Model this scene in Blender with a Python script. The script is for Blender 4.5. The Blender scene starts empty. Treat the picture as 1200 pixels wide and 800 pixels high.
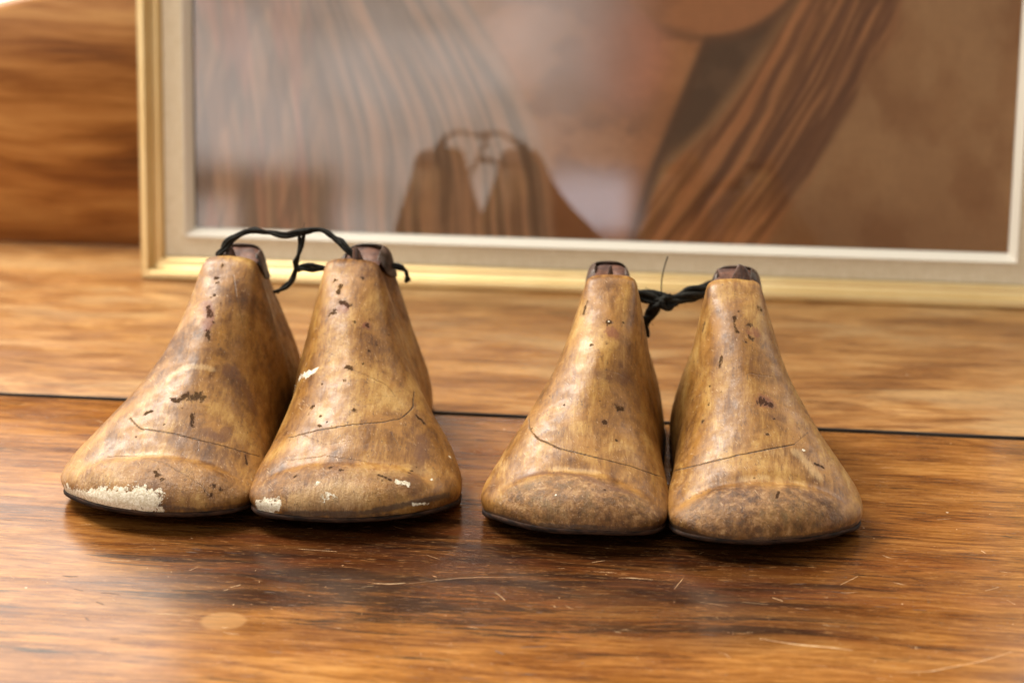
import bpy, math
import numpy as np

# ------------------------------------------------------------------ basics
# All shapes are written in centimetres and scaled to metres when linked.
S = 0.01
YAW = math.radians(7.8)            # the planks run a little askew to the camera
CA, SA = math.cos(YAW), math.sin(YAW)
scene = bpy.context.scene
col = scene.collection


def vnoise(p, seed=0):
    """trilinear value noise, p (...,3) -> 0..1"""
    p = np.asarray(p, dtype=np.float64)
    i = np.floor(p).astype(np.int64)
    f = p - i
    f = f * f * (3 - 2 * f)
    out = 0
    for dx in (0, 1):
        for dy in (0, 1):
            for dz in (0, 1):
                h = ((i[..., 0] + dx) * 73856093) ^ ((i[..., 1] + dy) * 19349663) ^ ((i[..., 2] + dz) * 83492791) ^ (seed * 2654435 + 977)
                h = (h ^ (h >> 13)) * 1274126177
                h = (h ^ (h >> 16)) & 0xFFFFFF
                w = (f[..., 0] if dx else 1 - f[..., 0]) * (f[..., 1] if dy else 1 - f[..., 1]) * (f[..., 2] if dz else 1 - f[..., 2])
                out = out + w * (h / float(0xFFFFFF))
    return out


def fbm(p, seed=0, octv=4):
    a, s, t = 0.5, 0, 0
    p = np.asarray(p, dtype=np.float64)
    for k in range(octv):
        s = s + a * vnoise(p, seed + k * 17)
        t += a
        a *= 0.5
        p = p * 2.03 + 7.1
    return s / t


def sstep(a, b, x):
    t = np.clip((x - a) / (b - a), 0, 1)
    return t * t * (3 - 2 * t)


def pinterp(x, xs, ys):
    """smooth monotone-ish cubic interpolation (pchip)"""
    xs = np.asarray(xs, float); ys = np.asarray(ys, float); x = np.asarray(x, float)
    h = np.diff(xs); d = np.diff(ys) / h
    m = np.zeros_like(ys)
    m[0], m[-1] = d[0], d[-1]
    for k in range(1, len(xs) - 1):
        if d[k - 1] * d[k] > 0:
            w1 = 2 * h[k] + h[k - 1]; w2 = h[k] + 2 * h[k - 1]
            m[k] = (w1 + w2) / (w1 / d[k - 1] + w2 / d[k])
    i = np.clip(np.searchsorted(xs, x, side='right') - 1, 0, len(xs) - 2)
    t = np.clip((x - xs[i]) / h[i], 0, 1)
    return ((2*t**3 - 3*t**2 + 1) * ys[i] + (t**3 - 2*t**2 + t) * h[i] * m[i]
            + (-2*t**3 + 3*t**2) * ys[i+1] + (t**3 - t**2) * h[i] * m[i+1])


def link_mesh(name, V, F, mats, parent=None, smooth=True, fmat=None):
    me = bpy.data.meshes.new(name)
    V = np.asarray(V, float) * S
    if isinstance(F, np.ndarray):
        nf, k = F.shape
        me.vertices.add(len(V)); me.vertices.foreach_set('co', V.ravel())
        me.loops.add(nf * k); me.loops.foreach_set('vertex_index', F.astype(np.int32).ravel())
        me.polygons.add(nf)
        me.polygons.foreach_set('loop_start', np.arange(0, nf * k, k, dtype=np.int32))
        me.polygons.foreach_set('loop_total', np.full(nf, k, dtype=np.int32))
        me.update(calc_edges=True)
    else:
        me.from_pydata([tuple(v) for v in V], [], F)
    me.validate()
    for m in (mats if isinstance(mats, (list, tuple)) else [mats]):
        me.materials.append(m)
    if smooth:
        me.polygons.foreach_set('use_smooth', [True] * len(me.polygons))
    if fmat is not None:
        me.polygons.foreach_set('material_index', np.asarray(fmat, dtype=np.int32))
    me.update()
    o = bpy.data.objects.new(name, me)
    col.objects.link(o)
    if parent:
        o.parent = parent
    return o


def vattr(o, name, arr):
    a = o.data.attributes.new(name, 'FLOAT_COLOR', 'POINT')
    a.data.foreach_set('color', np.asarray(arr, dtype=np.float32).ravel())


def empty(name, loc, rz=0.0):
    o = bpy.data.objects.new(name, None)
    o.location = (loc[0] * S, loc[1] * S, loc[2] * S)
    o.rotation_euler = (0, 0, rz)
    o.empty_display_size = 0.03
    col.objects.link(o)
    return o


def tag(o, label, cat, group=None):
    o['label'] = label; o['category'] = cat
    if group:
        o['group'] = group
    return o


def grid_faces(nu, nv, closed_v=False):
    """faces for vertex grid index = i*nv + j"""
    i = np.arange(nu - 1)[:, None]
    jn = nv if closed_v else nv - 1
    j = np.arange(jn)[None, :]
    j2 = (j + 1) % nv
    a = i * nv + j; b = i * nv + j2; c = (i + 1) * nv + j2; d = (i + 1) * nv + j
    return np.stack([a, b, c, d], -1).reshape(-1, 4)


# ------------------------------------------------------------------ node helpers
class NT:
    def __init__(self, tree):
        self.t = tree; self.n = tree.nodes; self.l = tree.links

    def add(self, typ, **kw):
        n = self.n.new(typ)
        for k, v in kw.items():
            setattr(n, k, v)
        return n

    def put(self, sock, v):
        if isinstance(v, bpy.types.NodeSocket):
            self.l.new(v, sock)
        else:
            if hasattr(sock, 'default_value'):
                try:
                    sock.default_value = v
                except Exception:
                    sock.default_value = (*v, 1.0)[:4] if len(v) == 3 else v[:3]

    def m(self, op, a, b=0.0, c=0.0, clamp=False):
        n = self.add('ShaderNodeMath', operation=op, use_clamp=clamp)
        self.put(n.inputs[0], a); self.put(n.inputs[1], b)
        if op in ('MULTIPLY_ADD', 'SMOOTH_MIN', 'SMOOTH_MAX', 'COMPARE', 'WRAP'):
            self.put(n.inputs[2], c)
        return n.outputs[0]

    def mix(self, f, a, b, mode='MIX'):
        n = self.add('ShaderNodeMix', data_type='RGBA', blend_type=mode)
        n.clamp_factor = True
        self.put(n.inputs[0], f)
        self.put(n.inputs[6], a if isinstance(a, bpy.types.NodeSocket) else (*a[:3], 1))
        self.put(n.inputs[7], b if isinstance(b, bpy.types.NodeSocket) else (*b[:3], 1))
        return n.outputs[2]

    def step(self, x, a, b, c=0.0, d=1.0):
        n = self.add('ShaderNodeMapRange', interpolation_type='SMOOTHSTEP')
        self.put(n.inputs[0], x); self.put(n.inputs[1], a); self.put(n.inputs[2], b)
        self.put(n.inputs[3], c); self.put(n.inputs[4], d)
        return n.outputs[0]

    def ramp(self, f, stops):
        n = self.add('ShaderNodeValToRGB')
        e = n.color_ramp.elements
        while len(e) < len(stops):
            e.new(0.5)
        for el, (p, c) in zip(e, stops):
            el.position = p; el.color = (*c[:3], 1)
        self.put(n.inputs[0], f)
        return n.outputs[0]

    def mapping(self, v, scale=(1, 1, 1), loc=(0, 0, 0), rot=(0, 0, 0)):
        n = self.add('ShaderNodeMapping')
        self.put(n.inputs[0], v)
        n.inputs['Scale'].default_value = scale
        n.inputs['Location'].default_value = loc
        n.inputs['Rotation'].default_value = rot
        return n.outputs[0]

    def noise(self, v, scale=1.0, detail=4.0, rough=0.55, dist=0.0, out=0):
        n = self.add('ShaderNodeTexNoise')
        self.put(n.inputs['Vector'], v); n.inputs['Scale'].default_value = scale
        n.inputs['Detail'].default_value = detail; n.inputs['Roughness'].default_value = rough
        n.inputs['Distortion'].default_value = dist
        return n.outputs[out]

    def vadd(self, a, b, op='ADD'):
        n = self.add('ShaderNodeVectorMath', operation=op)
        self.put(n.inputs[0], a); self.put(n.inputs[1], b)
        return n.outputs[0]

    def objcm(self, off=(0, 0, 0)):
        c = self.add('ShaderNodeTexCoord').outputs['Object']
        return self.mapping(c, (100, 100, 100), off)

    def bump(self, h, dist, strength=1.0, nrm=None):
        n = self.add('ShaderNodeBump')
        n.inputs['Strength'].default_value = strength
        n.inputs['Distance'].default_value = dist * S
        self.put(n.inputs['Height'], h)
        if nrm is not None:
            self.put(n.inputs['Normal'], nrm)
        return n.outputs[0]


def new_mat(name):
    m = bpy.data.materials.new(name)
    m.use_nodes = True
    t = NT(m.node_tree)
    b = m.node_tree.nodes['Principled BSDF']
    return m, t, b


# ------------------------------------------------------------------ materials
def mat_table(name, off, back=False):
    m, t, b = new_mat(name)
    P = t.objcm(off)
    # slow warping so that the grain wanders
    w = t.noise(t.mapping(P, (0.035, 0.10, 0.1)), 1.0, 2, 0.5, out=1)
    w = t.vadd(w, (0.5, 0.5, 0.5), 'SUBTRACT')
    w = t.mapping(w, (0, 3.2, 0))
    Q = t.vadd(P, w)
    g1 = t.noise(t.mapping(Q, (0.11, 0.34, 1) if back else (0.06, 0.36, 1)), 1.0, 7, 0.66, 1.0)           # broad figure
    g2 = t.noise(t.mapping(Q, (0.30, 3.2, 1), (5, 3, 0)), 1.0, 6, 0.72, 0.5)   # fibres
    g3 = t.noise(t.mapping(Q, (0.9, 8.5, 1), (1, 9, 0)), 1.0, 4, 0.75)         # fine pores
    f = t.m('ADD', t.m('MULTIPLY', g1, 0.52), t.m('MULTIPLY', g2, 0.48))
    if back:
        c = t.ramp(f, [(0.36, (0.095, 0.034, 0.009)), (0.44, (0.20, 0.080, 0.020)), (0.53, (0.34, 0.160, 0.047)), (0.62, (0.50, 0.28, 0.105))])
    else:
        c = t.ramp(f, [(0.34, (0.045, 0.013, 0.003)), (0.42, (0.125, 0.040, 0.007)), (0.49, (0.225, 0.085, 0.016)), (0.56, (0.34, 0.145, 0.033)), (0.66, (0.47, 0.235, 0.068))])
    # dark burnt streaks
    ds = t.noise(t.mapping(Q, (0.10, 1.1, 1), (31, 12, 0)), 1.0, 6, 0.68, 1.0)
    if back:
        pb = t.noise(t.mapping(P, (0.07, 0.22, 1), (13, 5, 0)), 1.0, 4, 0.6, 0.8)
        c = t.mix(t.step(pb, 0.48, 0.66, 0.0, 0.55), c, (0.46, 0.30, 0.14))
        c = t.mix(t.step(pb, 0.46, 0.34, 0.0, 0.5), c, (0.20, 0.085, 0.025))
        sm = t.m('MULTIPLY', t.step(ds, 0.57, 0.68), 0.4)
    else:
        # dark streaky figure, deepened by painted-in shade in front of the lasts
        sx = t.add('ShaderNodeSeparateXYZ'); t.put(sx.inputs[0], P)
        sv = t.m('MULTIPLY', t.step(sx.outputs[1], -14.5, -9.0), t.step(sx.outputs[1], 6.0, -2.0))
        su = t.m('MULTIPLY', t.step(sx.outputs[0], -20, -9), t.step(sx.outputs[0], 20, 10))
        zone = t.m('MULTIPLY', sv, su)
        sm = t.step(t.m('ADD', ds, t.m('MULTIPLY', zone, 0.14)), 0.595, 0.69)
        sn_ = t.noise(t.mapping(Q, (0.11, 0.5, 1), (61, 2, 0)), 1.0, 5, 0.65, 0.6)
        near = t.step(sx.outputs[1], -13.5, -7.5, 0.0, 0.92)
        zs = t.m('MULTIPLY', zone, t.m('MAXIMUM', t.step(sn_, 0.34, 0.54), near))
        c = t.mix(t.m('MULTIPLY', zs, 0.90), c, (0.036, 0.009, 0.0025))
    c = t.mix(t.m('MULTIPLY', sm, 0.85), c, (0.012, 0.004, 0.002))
    rv = t.noise(t.mapping(Q, (0.08, 0.4, 1), (3, 44, 0)), 1.0, 4, 0.6)
    c = t.mix(t.m('MULTIPLY', t.step(rv, 0.52, 0.66), 0.25 if not back else 0.15), c, (0.20, 0.055, 0.014))
    # pores and fibres
    c = t.mix(t.m('MULTIPLY', t.step(g3, 0.46, 0.34), 0.6), c, (0.045, 0.014, 0.004))
    g4 = t.noise(t.mapping(Q, (1.2, 10.0, 1), (17, 2, 0)), 1.0, 4, 0.75)
    c = t.mix(t.m('MULTIPLY', t.step(g4, 0.56, 0.68), 0.32), c, (0.60, 0.33, 0.13))
    # grey-black grime ticks along the grain
    gk = t.noise(t.mapping(P, (1.4, 6.5, 1), (8, 8, 0)), 1.0, 5, 0.8)
    gk2 = t.noise(t.mapping(P, (0.14, 0.5, 1), (9, 1, 0)), 1.0, 2, 0.5)
    gm = t.m('MULTIPLY', t.step(gk, 0.60, 0.66), t.step(gk2, 0.44, 0.58))
    c = t.mix(t.m('MULTIPLY', gm, 0.85), c, (0.030, 0.022, 0.017))
    # scuffs: fine short pale scratches in two directions
    for k, (rot, sc, off2) in enumerate((((0, 0, 0.5), (0.9, 22, 1), (2, 3, 0)), ((0, 0, -0.9), (1.1, 26, 1), (12, 7, 0)), ((0, 0, 1.4), (1.3, 24, 1), (4, 17, 0)))):
        sn = t.noise(t.mapping(t.mapping(P, (1, 1, 1), (0, 0, 0), rot), sc, off2), 1.0, 1, 0.5)
        mk = t.noise(t.mapping(P, (0.5, 0.6, 1), (k * 9, 4, 0)), 1.0, 3, 0.6)
        mm = t.m('MULTIPLY', t.step(sn, 0.76, 0.80), t.step(mk, 0.54, 0.62))
        c = t.mix(t.m('MULTIPLY', mm, 0.5), c, (0.70, 0.45, 0.24))
    # pinpoint pale flecks
    vo = t.add('ShaderNodeTexVoronoi', feature='F1')
    t.put(vo.inputs['Vector'], P); vo.inputs['Scale'].default_value = 0.75
    fl = t.step(vo.outputs['Distance'], 0.055, 0.03)
    sel = t.step(t.m('FRACT', t.m('MULTIPLY', vo.outputs['Color'], 7.3)), 0.6, 0.7)
    c = t.mix(t.m('MULTIPLY', t.m('MULTIPLY', fl, sel), 0.8), c, (0.75, 0.60, 0.42))
    if not back:
        so = t.add('ShaderNodeSeparateXYZ'); t.put(so.inputs[0], P)
        ox = t.m('MULTIPLY', t.m('ADD', so.outputs[0], 9.68), 0.95); oy = t.m('ADD', so.outputs[1], 12.06)
        dd = t.m('SQRT', t.m('ADD', t.m('MULTIPLY', ox, ox), t.m('MULTIPLY', oy, oy)))
        c = t.mix(t.step(dd, 0.95, 0.72, 0.0, 0.38), c, (0.48, 0.27, 0.11))
    t.put(b.inputs['Base Color'], c)
    rn = t.noise(t.mapping(P, (0.25, 0.6, 1), (7, 7, 0)), 1.0, 5, 0.6)
    rbase = (0.32, 0.46) if back else (0.16, 0.28)
    rg = t.m('ADD', t.step(rn, 0.3, 0.7, rbase[0], rbase[1]), t.m('MULTIPLY', gm, 0.2))
    t.put(b.inputs['Roughness'], rg)
    b.inputs['IOR'].default_value = 1.46
    h = t.m('ADD', t.m('MULTIPLY', g2, 0.6), t.m('MULTIPLY', g3, 0.35))
    wv = t.noise(t.mapping(P, (0.12, 0.3, 1), (70, 3, 0)), 1.0, 2, 0.5)
    nb = t.bump(wv, 0.015, 1.0)
    t.put(b.inputs['Normal'], t.bump(h, 0.006, 0.8, nb))
    return m


def mat_plain(name, c, rough, metal=0.0, nscale=None, namp=0.0, c2=None, bump=0.0, bscale=None):
    m, t, b = new_mat(name)
    P = t.objcm()
    if c2 is not None:
        n = t.noise(t.mapping(P, nscale), 1.0, 5, 0.6)
        t.put(b.inputs['Base Color'], t.mix(t.step(n, 0.38, 0.62), c, c2))
    else:
        b.inputs['Base Color'].default_value = (*c, 1)
    b.inputs['Roughness'].default_value = rough
    b.inputs['Metallic'].default_value = metal
    if bump:
        n = t.noise(t.mapping(P, bscale or (5, 5, 5)), 1.0, 4, 0.6)
        t.put(b.inputs['Normal'], t.bump(n, bump, 1.0))
    return m


def mat_panel():
    m, t, b = new_mat('panel_wood')
    P = t.objcm()
    w = t.vadd(t.noise(t.mapping(P, (0.06, 0.1, 0.09)), 1.0, 2, 0.5, out=1), (0.5, 0.5, 0.5), 'SUBTRACT')
    Q = t.vadd(P, t.mapping(w, (0, 0, 2.6)))
    g = t.noise(t.mapping(Q, (0.055, 1, 0.50)), 1.0, 5, 0.6, 0.6)
    g2 = t.noise(t.mapping(Q, (0.2, 1, 3.0), (4, 0, 9)), 1.0, 4, 0.65)
    f = t.m('ADD', t.m('MULTIPLY', g, 0.72), t.m('MULTIPLY', g2, 0.28))
    c = t.ramp(f, [(0.34, (0.12, 0.040, 0.008)), (0.43, (0.27, 0.105, 0.022)), (0.52, (0.43, 0.20, 0.055)), (0.62, (0.58, 0.32, 0.11))])
    t.put(b.inputs['Base Color'], c)
    b.inputs['Roughness'].default_value = 0.42
    t.put(b.inputs['Normal'], t.bump(g2, 0.02, 1.0))
    return m


def mat_last(name, off, tint=(1, 1, 1), cap=1.0):
    """worn, waxed beech of the lasts.  m1 = (cut line, specks, plaster, toe cap), m2 = (stain, red, pale, grime)"""
    m, t, b = new_mat(name)
    P = t.objcm(off)
    a1 = t.add('ShaderNodeAttribute', attribute_name='m1')
    a2 = t.add('ShaderNodeAttribute', attribute_name='m2')
    s1 = t.add('ShaderNodeSeparateColor'); t.put(s1.inputs[0], a1.outputs['Color'])
    s2 = t.add('ShaderNodeSeparateColor'); t.put(s2.inputs[0], a2.outputs['Color'])
    line, speck, plas, toe = s1.outputs[0], s1.outputs[1], s1.outputs[2], a1.outputs['Alpha']
    sk = t.noise(t.mapping(P, (5.5, 3.2, 3.2), (77, 7, 7)), 1.0, 6, 0.8, 0.4)
    speck = t.step(t.m('ADD', speck, t.m('MULTIPLY', t.m('SUBTRACT', sk, 0.5), 4.6)), 0.52, 0.85)
    speck = t.m('MULTIPLY', speck, t.step(s1.outputs[1], 0.02, 0.2))
    lk = t.noise(P, 2.2, 4, 0.7)
    line = t.m('MULTIPLY', line, t.step(lk, 0.30, 0.50, 0.55, 1.0))
    stain, red, pale, grime = s2.outputs[0], s2.outputs[1], s2.outputs[2], a2.outputs['Alpha']
    n1 = t.noise(P, 0.38, 5, 0.6, 0.5)
    n2 = t.noise(t.mapping(P, (2.0, 0.5, 0.6), (3, 5, 1)), 1.0, 7, 0.72, 0.5)
    n3 = t.noise(t.mapping(P, (9.0, 1.3, 1.5), (9, 5, 1)), 1.0, 6, 0.75, 0.2)
    f = t.m('ADD', t.m('MULTIPLY', n1, 0.44), t.m('ADD', t.m('MULTIPLY', n2, 0.36), t.m('MULTIPLY', n3, 0.20)))
    c = t.ramp(f, [(0.36, (0.060, 0.021, 0.004)), (0.43, (0.14, 0.056, 0.011)), (0.50, (0.265, 0.122, 0.026)), (0.57, (0.40, 0.22, 0.058)), (0.67, (0.56, 0.365, 0.135))])
    c = t.mix(1.0, c, tint, 'MULTIPLY')
    # mottled patina: honey/orange glaze and brown blotches
    n4 = t.noise(P, 0.85, 6, 0.7, 1.0)
    c = t.mix(t.m('MULTIPLY', t.step(n4, 0.54, 0.68), 0.45), c, (0.19, 0.078, 0.018))
    n5 = t.noise(t.mapping(P, (1, 1, 1), (40, 5, 3)), 1.5, 6, 0.72, 0.8)
    c = t.mix(t.m('MULTIPLY', t.step(n5, 0.57, 0.68), 0.35), c, (0.10, 0.046, 0.016))
    n6 = t.noise(t.mapping(P, (1, 1, 1), (4, 25, 3)), 0.6, 3, 0.6, 0.6)
    c = t.mix(t.m('MULTIPLY', t.step(n6, 0.50, 0.66), 0.5), c, (0.37, 0.175, 0.038))
    # worn toe cap
    tn = t.noise(t.mapping(P, (2.6, 3.2, 2.0), (3, 9, 27)), 1.0, 6, 0.68)
    tc = t.ramp(tn, [(0.36, (0.028, 0.011, 0.004)), (0.45, (0.085, 0.035, 0.012)), (0.55, (0.21, 0.098, 0.032)), (0.68, (0.42, 0.26, 0.12))])
    c = t.mix(t.m('MULTIPLY', toe, 0.72 * cap), c, tc)
    # painted-in wear of each last
    sn = t.noise(P, 3.0, 4, 0.7)
    c = t.mix(t.m('MULTIPLY', t.step(t.m('ADD', stain, t.m('MULTIPLY', t.m('SUBTRACT', sn, 0.5), 0.9)), 0.35, 0.75), 0.65), c, (0.13, 0.052, 0.020))
    c = t.mix(t.m('MULTIPLY', t.step(t.m('ADD', pale, t.m('MULTIPLY', t.m('SUBTRACT', n3, 0.5), 1.6)), 0.3, 1.1), 0.42), c, (0.62, 0.43, 0.21))
    # small random specks
    q = t.noise(t.mapping(P, (2.6, 1.5, 1.7), (55, 5, 13)), 1.0, 5, 0.8, 0.3)
    qm = t.noise(t.mapping(P, (0.5, 0.35, 0.4), (15, 5, 13)), 1.0, 2, 0.5)
    c = t.mix(t.m('MULTIPLY', t.m('MULTIPLY', t.step(q, 0.665, 0.70), t.step(qm, 0.40, 0.58)), 0.8), c, (0.045, 0.026, 0.018))
    pit = t.noise(t.mapping(P, (7.5, 3.0, 4.0), (5, 55, 3)), 1.0, 5, 0.8)
    pitm = t.noise(t.mapping(P, (0.8, 0.5, 0.5), (35, 15, 3)), 1.0, 4, 0.6)
    c = t.mix(t.m('MULTIPLY', t.m('MULTIPLY', t.step(pit, 0.56, 0.64), t.step(pitm, 0.40, 0.56)), 0.75), c, (0.07, 0.035, 0.018))
    # hairline scratches
    for k, (rot, o2) in enumerate(((0.25, 3), (-0.5, 11), (1.0, 23))):
        hs = t.noise(t.mapping(t.mapping(P, (1, 1, 1), (0, 0, 0), (0, 0, rot)), (22, 1.2, 9), (o2, 1, 0)), 1.0, 1, 0.5)
        c = t.mix(t.m('MULTIPLY', t.step(hs, 0.68, 0.76), 0.42), c, (0.16, 0.08, 0.035) if k != 1 else (0.7, 0.5, 0.3))
    c = t.mix(t.m('MULTIPLY', t.step(t.m('ADD', red, t.m('MULTIPLY', t.m('SUBTRACT', sk, 0.5), 1.8)), 0.3, 0.8), 0.55), c, (0.17, 0.040, 0.028))
    c = t.mix(t.m('MULTIPLY', speck, 0.78), c, (0.022, 0.014, 0.010))
    c = t.mix(t.m('MULTIPLY', line, 0.88), c, (0.035, 0.018, 0.010))
    gn = t.noise(P, 4.0, 4, 0.7)
    c = t.mix(t.m('MULTIPLY', t.step(t.m('ADD', grime, t.m('MULTIPLY', t.m('SUBTRACT', gn, 0.5), 0.8)), 0.4, 0.8), 0.8), c, (0.055, 0.032, 0.022))
    # plaster residue with ragged edge
    pn = t.noise(P, 3.6, 5, 0.75)
    pm = t.m('MULTIPLY', t.step(t.m('ADD', plas, t.m('MULTIPLY', t.m('SUBTRACT', pn, 0.5), 3.0)), 0.46, 0.60), t.step(plas, 0.02, 0.15))
    pcol = t.mix(t.step(t.noise(P, 9.0, 3, 0.7), 0.4, 0.6), (0.62, 0.55, 0.40), (0.84, 0.79, 0.66))
    c = t.mix(pm, c, pcol)
    t.put(b.inputs['Base Color'], c)
    rr = t.noise(P, 1.3, 5, 0.65)
    r = t.step(rr, 0.35, 0.65, 0.34, 0.56)
    r = t.m('ADD', r, t.m('MULTIPLY', toe, 0.03))
    r = t.m('ADD', r, t.m('MULTIPLY', pm, 0.45), clamp=True)
    r = t.m('ADD', r, t.m('MULTIPLY', speck, 0.35), clamp=True)
    t.put(b.inputs['Roughness'], r)
    t.put(b.inputs['Specular IOR Level'], t.step(speck, 0.0, 1.0, 0.36, 0.08))
    b.inputs['IOR'].default_value = 1.5
    lump = t.noise(P, 0.9, 3, 0.5)
    nb = t.bump(lump, 0.05, 1.0)
    hh = t.m('SUBTRACT', t.m('ADD', t.m('MULTIPLY', n3, 0.35), t.m('ADD', t.m('MULTIPLY', t.noise(P, 7, 4, 0.7), 0.30), t.m('MULTIPLY', pm, 0.5))), t.m('ADD', t.m('MULTIPLY', line, 0.9), t.m('MULTIPLY', speck, 0.7)))
    nb2 = t.bump(hh, 0.022, 1.0, nb)
    # leather-like craze on the toe cap
    hh2 = t.m('MULTIPLY', t.noise(P, 5.0, 5, 0.75), toe)
    t.put(b.inputs['Normal'], t.bump(hh2, 0.05, 1.0, nb2))
    return m


def mat_glass():
    m = bpy.data.materials.new('picture_glass'); m.use_nodes = True
    t = NT(m.node_tree)
    for n in list(m.node_tree.nodes):
        m.node_tree.nodes.remove(n)
    out = t.add('ShaderNodeOutputMaterial')
    tr = t.add('ShaderNodeBsdfTransparent'); gl = t.add('ShaderNodeBsdfGlossy'); gl.inputs['Roughness'].default_value = 0.0
    fr = t.add('ShaderNodeFresnel'); fr.inputs['IOR'].default_value = 1.52
    mx = t.add('ShaderNodeMixShader')
    t.put(mx.inputs[0], fr.outputs[0]); t.put(mx.inputs[1], tr.outputs[0]); t.put(mx.inputs[2], gl.outputs[0])
    t.put(out.inputs[0], mx.outputs[0])
    return m


def mat_vcol(name, rough):
    m, t, b = new_mat(name)
    a = t.add('ShaderNodeAttribute', attribute_name='paint')
    t.put(b.inputs['Base Color'], a.outputs['Color'])
    b.inputs['Roughness'].default_value = rough
    b.inputs['Specular IOR Level'].default_value = 0.15
    return m


def mat_linen():
    m, t, b = new_mat('mat_linen')
    P = t.objcm()
    a = t.noise(t.mapping(P, (14, 1, 0.9)), 1.0, 3, 0.6)
    c = t.noise(t.mapping(P, (0.9, 1, 14)), 1.0, 3, 0.6)
    f = t.m('ADD', t.m('MULTIPLY', a, 0.5), t.m('MULTIPLY', c, 0.5))
    t.put(b.inputs['Base Color'], t.ramp(f, [(0.36, (0.68, 0.60, 0.42)), (0.62, (0.86, 0.80, 0.64))]))
    b.inputs['Roughness'].default_value = 0.9
    t.put(b.inputs['Normal'], t.bump(f, 0.03, 1.0))
    return m


M = {
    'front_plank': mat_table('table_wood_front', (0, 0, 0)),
    'back_plank': mat_table('table_wood_back', (61, 37, 0), True),
    'panel': mat_panel(),
    'gold': mat_plain('gold_leaf', (0.80, 0.60, 0.29), 0.40, 0.7, (0.15, 0.15, 0.15), 0, (0.86, 0.68, 0.36), 0.004, (1, 1, 1)),
    'linen': mat_linen(),
    'slip': mat_plain('cream_slip', (0.80, 0.77, 0.68), 0.5),
    'backing': mat_plain('backing_board', (0.25, 0.17, 0.10), 0.9),
    'glass': mat_glass(),
    'paint': mat_vcol('painted_canvas', 0.8),
    'scratch': mat_plain('bare_wood_scratch', (0.72, 0.52, 0.30), 0.6, 0, (3, 3, 3), 0, (0.50, 0.30, 0.14)),
    'nick': mat_plain('dark_nick', (0.03, 0.02, 0.015), 0.6, 0, (3, 3, 3), 0, (0.06, 0.03, 0.02)),
    'gap': mat_plain('gap_grime', (0.012, 0.009, 0.007), 0.8, 0, (0.4, 3, 3), 0, (0.04, 0.028, 0.02)),
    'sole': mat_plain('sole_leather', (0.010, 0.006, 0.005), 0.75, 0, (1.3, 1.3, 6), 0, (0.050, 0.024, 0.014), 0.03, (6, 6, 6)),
    'collar': mat_plain('collar_leather', (0.026, 0.017, 0.011), 0.40, 0, (1.4, 1.4, 1.4), 0, (0.10, 0.065, 0.05), 0.04, (4, 4, 4)),
    'deck': mat_plain('deck_wood', (0.13, 0.050, 0.026), 0.6, 0, (1.5, 1.5, 1.5), 0, (0.05, 0.018, 0.012), 0.05, (4, 4, 4)),
    'peg': mat_plain('peg_wood', (0.12, 0.06, 0.04), 0.5, 0, (4, 4, 4), 0, (0.05, 0.025, 0.018), 0.03, (7, 7, 7)),
    'cord': mat_plain('cord_fibre', (0.006, 0.006, 0.005), 0.75, 0, (6, 6, 6), 0, (0.020, 0.019, 0.015), 0.04, (14, 14, 14)),
}

M['sole'].node_tree.nodes['Principled BSDF'].inputs['Specular IOR Level'].default_value = 0.15
M['collar'].node_tree.nodes['Principled BSDF'].inputs['Specular IOR Level'].default_value = 0.25
M['cord'].node_tree.nodes['Principled BSDF'].inputs['Specular IOR Level'].default_value = 0.2

# ------------------------------------------------------------------ tubes
def catmull(pts, n):
    P = np.asarray(pts, float)
    P = np.vstack([2 * P[0] - P[1], P, 2 * P[-1] - P[-2]])
    out = []
    for i in range(1, len(P) - 2):
        for k in range(n):
            t = k / n
            out.append(0.5 * ((2 * P[i]) + (-P[i-1] + P[i+1]) * t + (2*P[i-1] - 5*P[i] + 4*P[i+1] - P[i+2]) * t*t
                              + (-P[i-1] + 3*P[i] - 3*P[i+1] + P[i+2]) * t**3))
    out.append(P[-2])
    return np.array(out)


def tube(path, rad, sides=10):
    """path (n,3), rad scalar/array -> verts, faces (quads, open ends tapered by rad)"""
    path = np.asarray(path, float); n = len(path)
    rad = np.full(n, rad) if np.isscalar(rad) else np.asarray(rad)
    T = np.gradient(path, axis=0); T /= np.linalg.norm(T, axis=1)[:, None] + 1e-9
    up = np.array([0.13, 0.21, 1.0]); V = []
    u = np.cross(T[0], up); u /= np.linalg.norm(u)
    for i in range(n):
        u = u - T[i] * np.dot(u, T[i]); u /= np.linalg.norm(u) + 1e-9
        w = np.cross(T[i], u)
        a = np.arange(sides) / sides * 2 * np.pi
        V.append(path[i] + rad[i] * (np.cos(a)[:, None] * u + np.sin(a)[:, None] * w))
    return np.vstack(V), grid_faces(n, sides, True)


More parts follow.
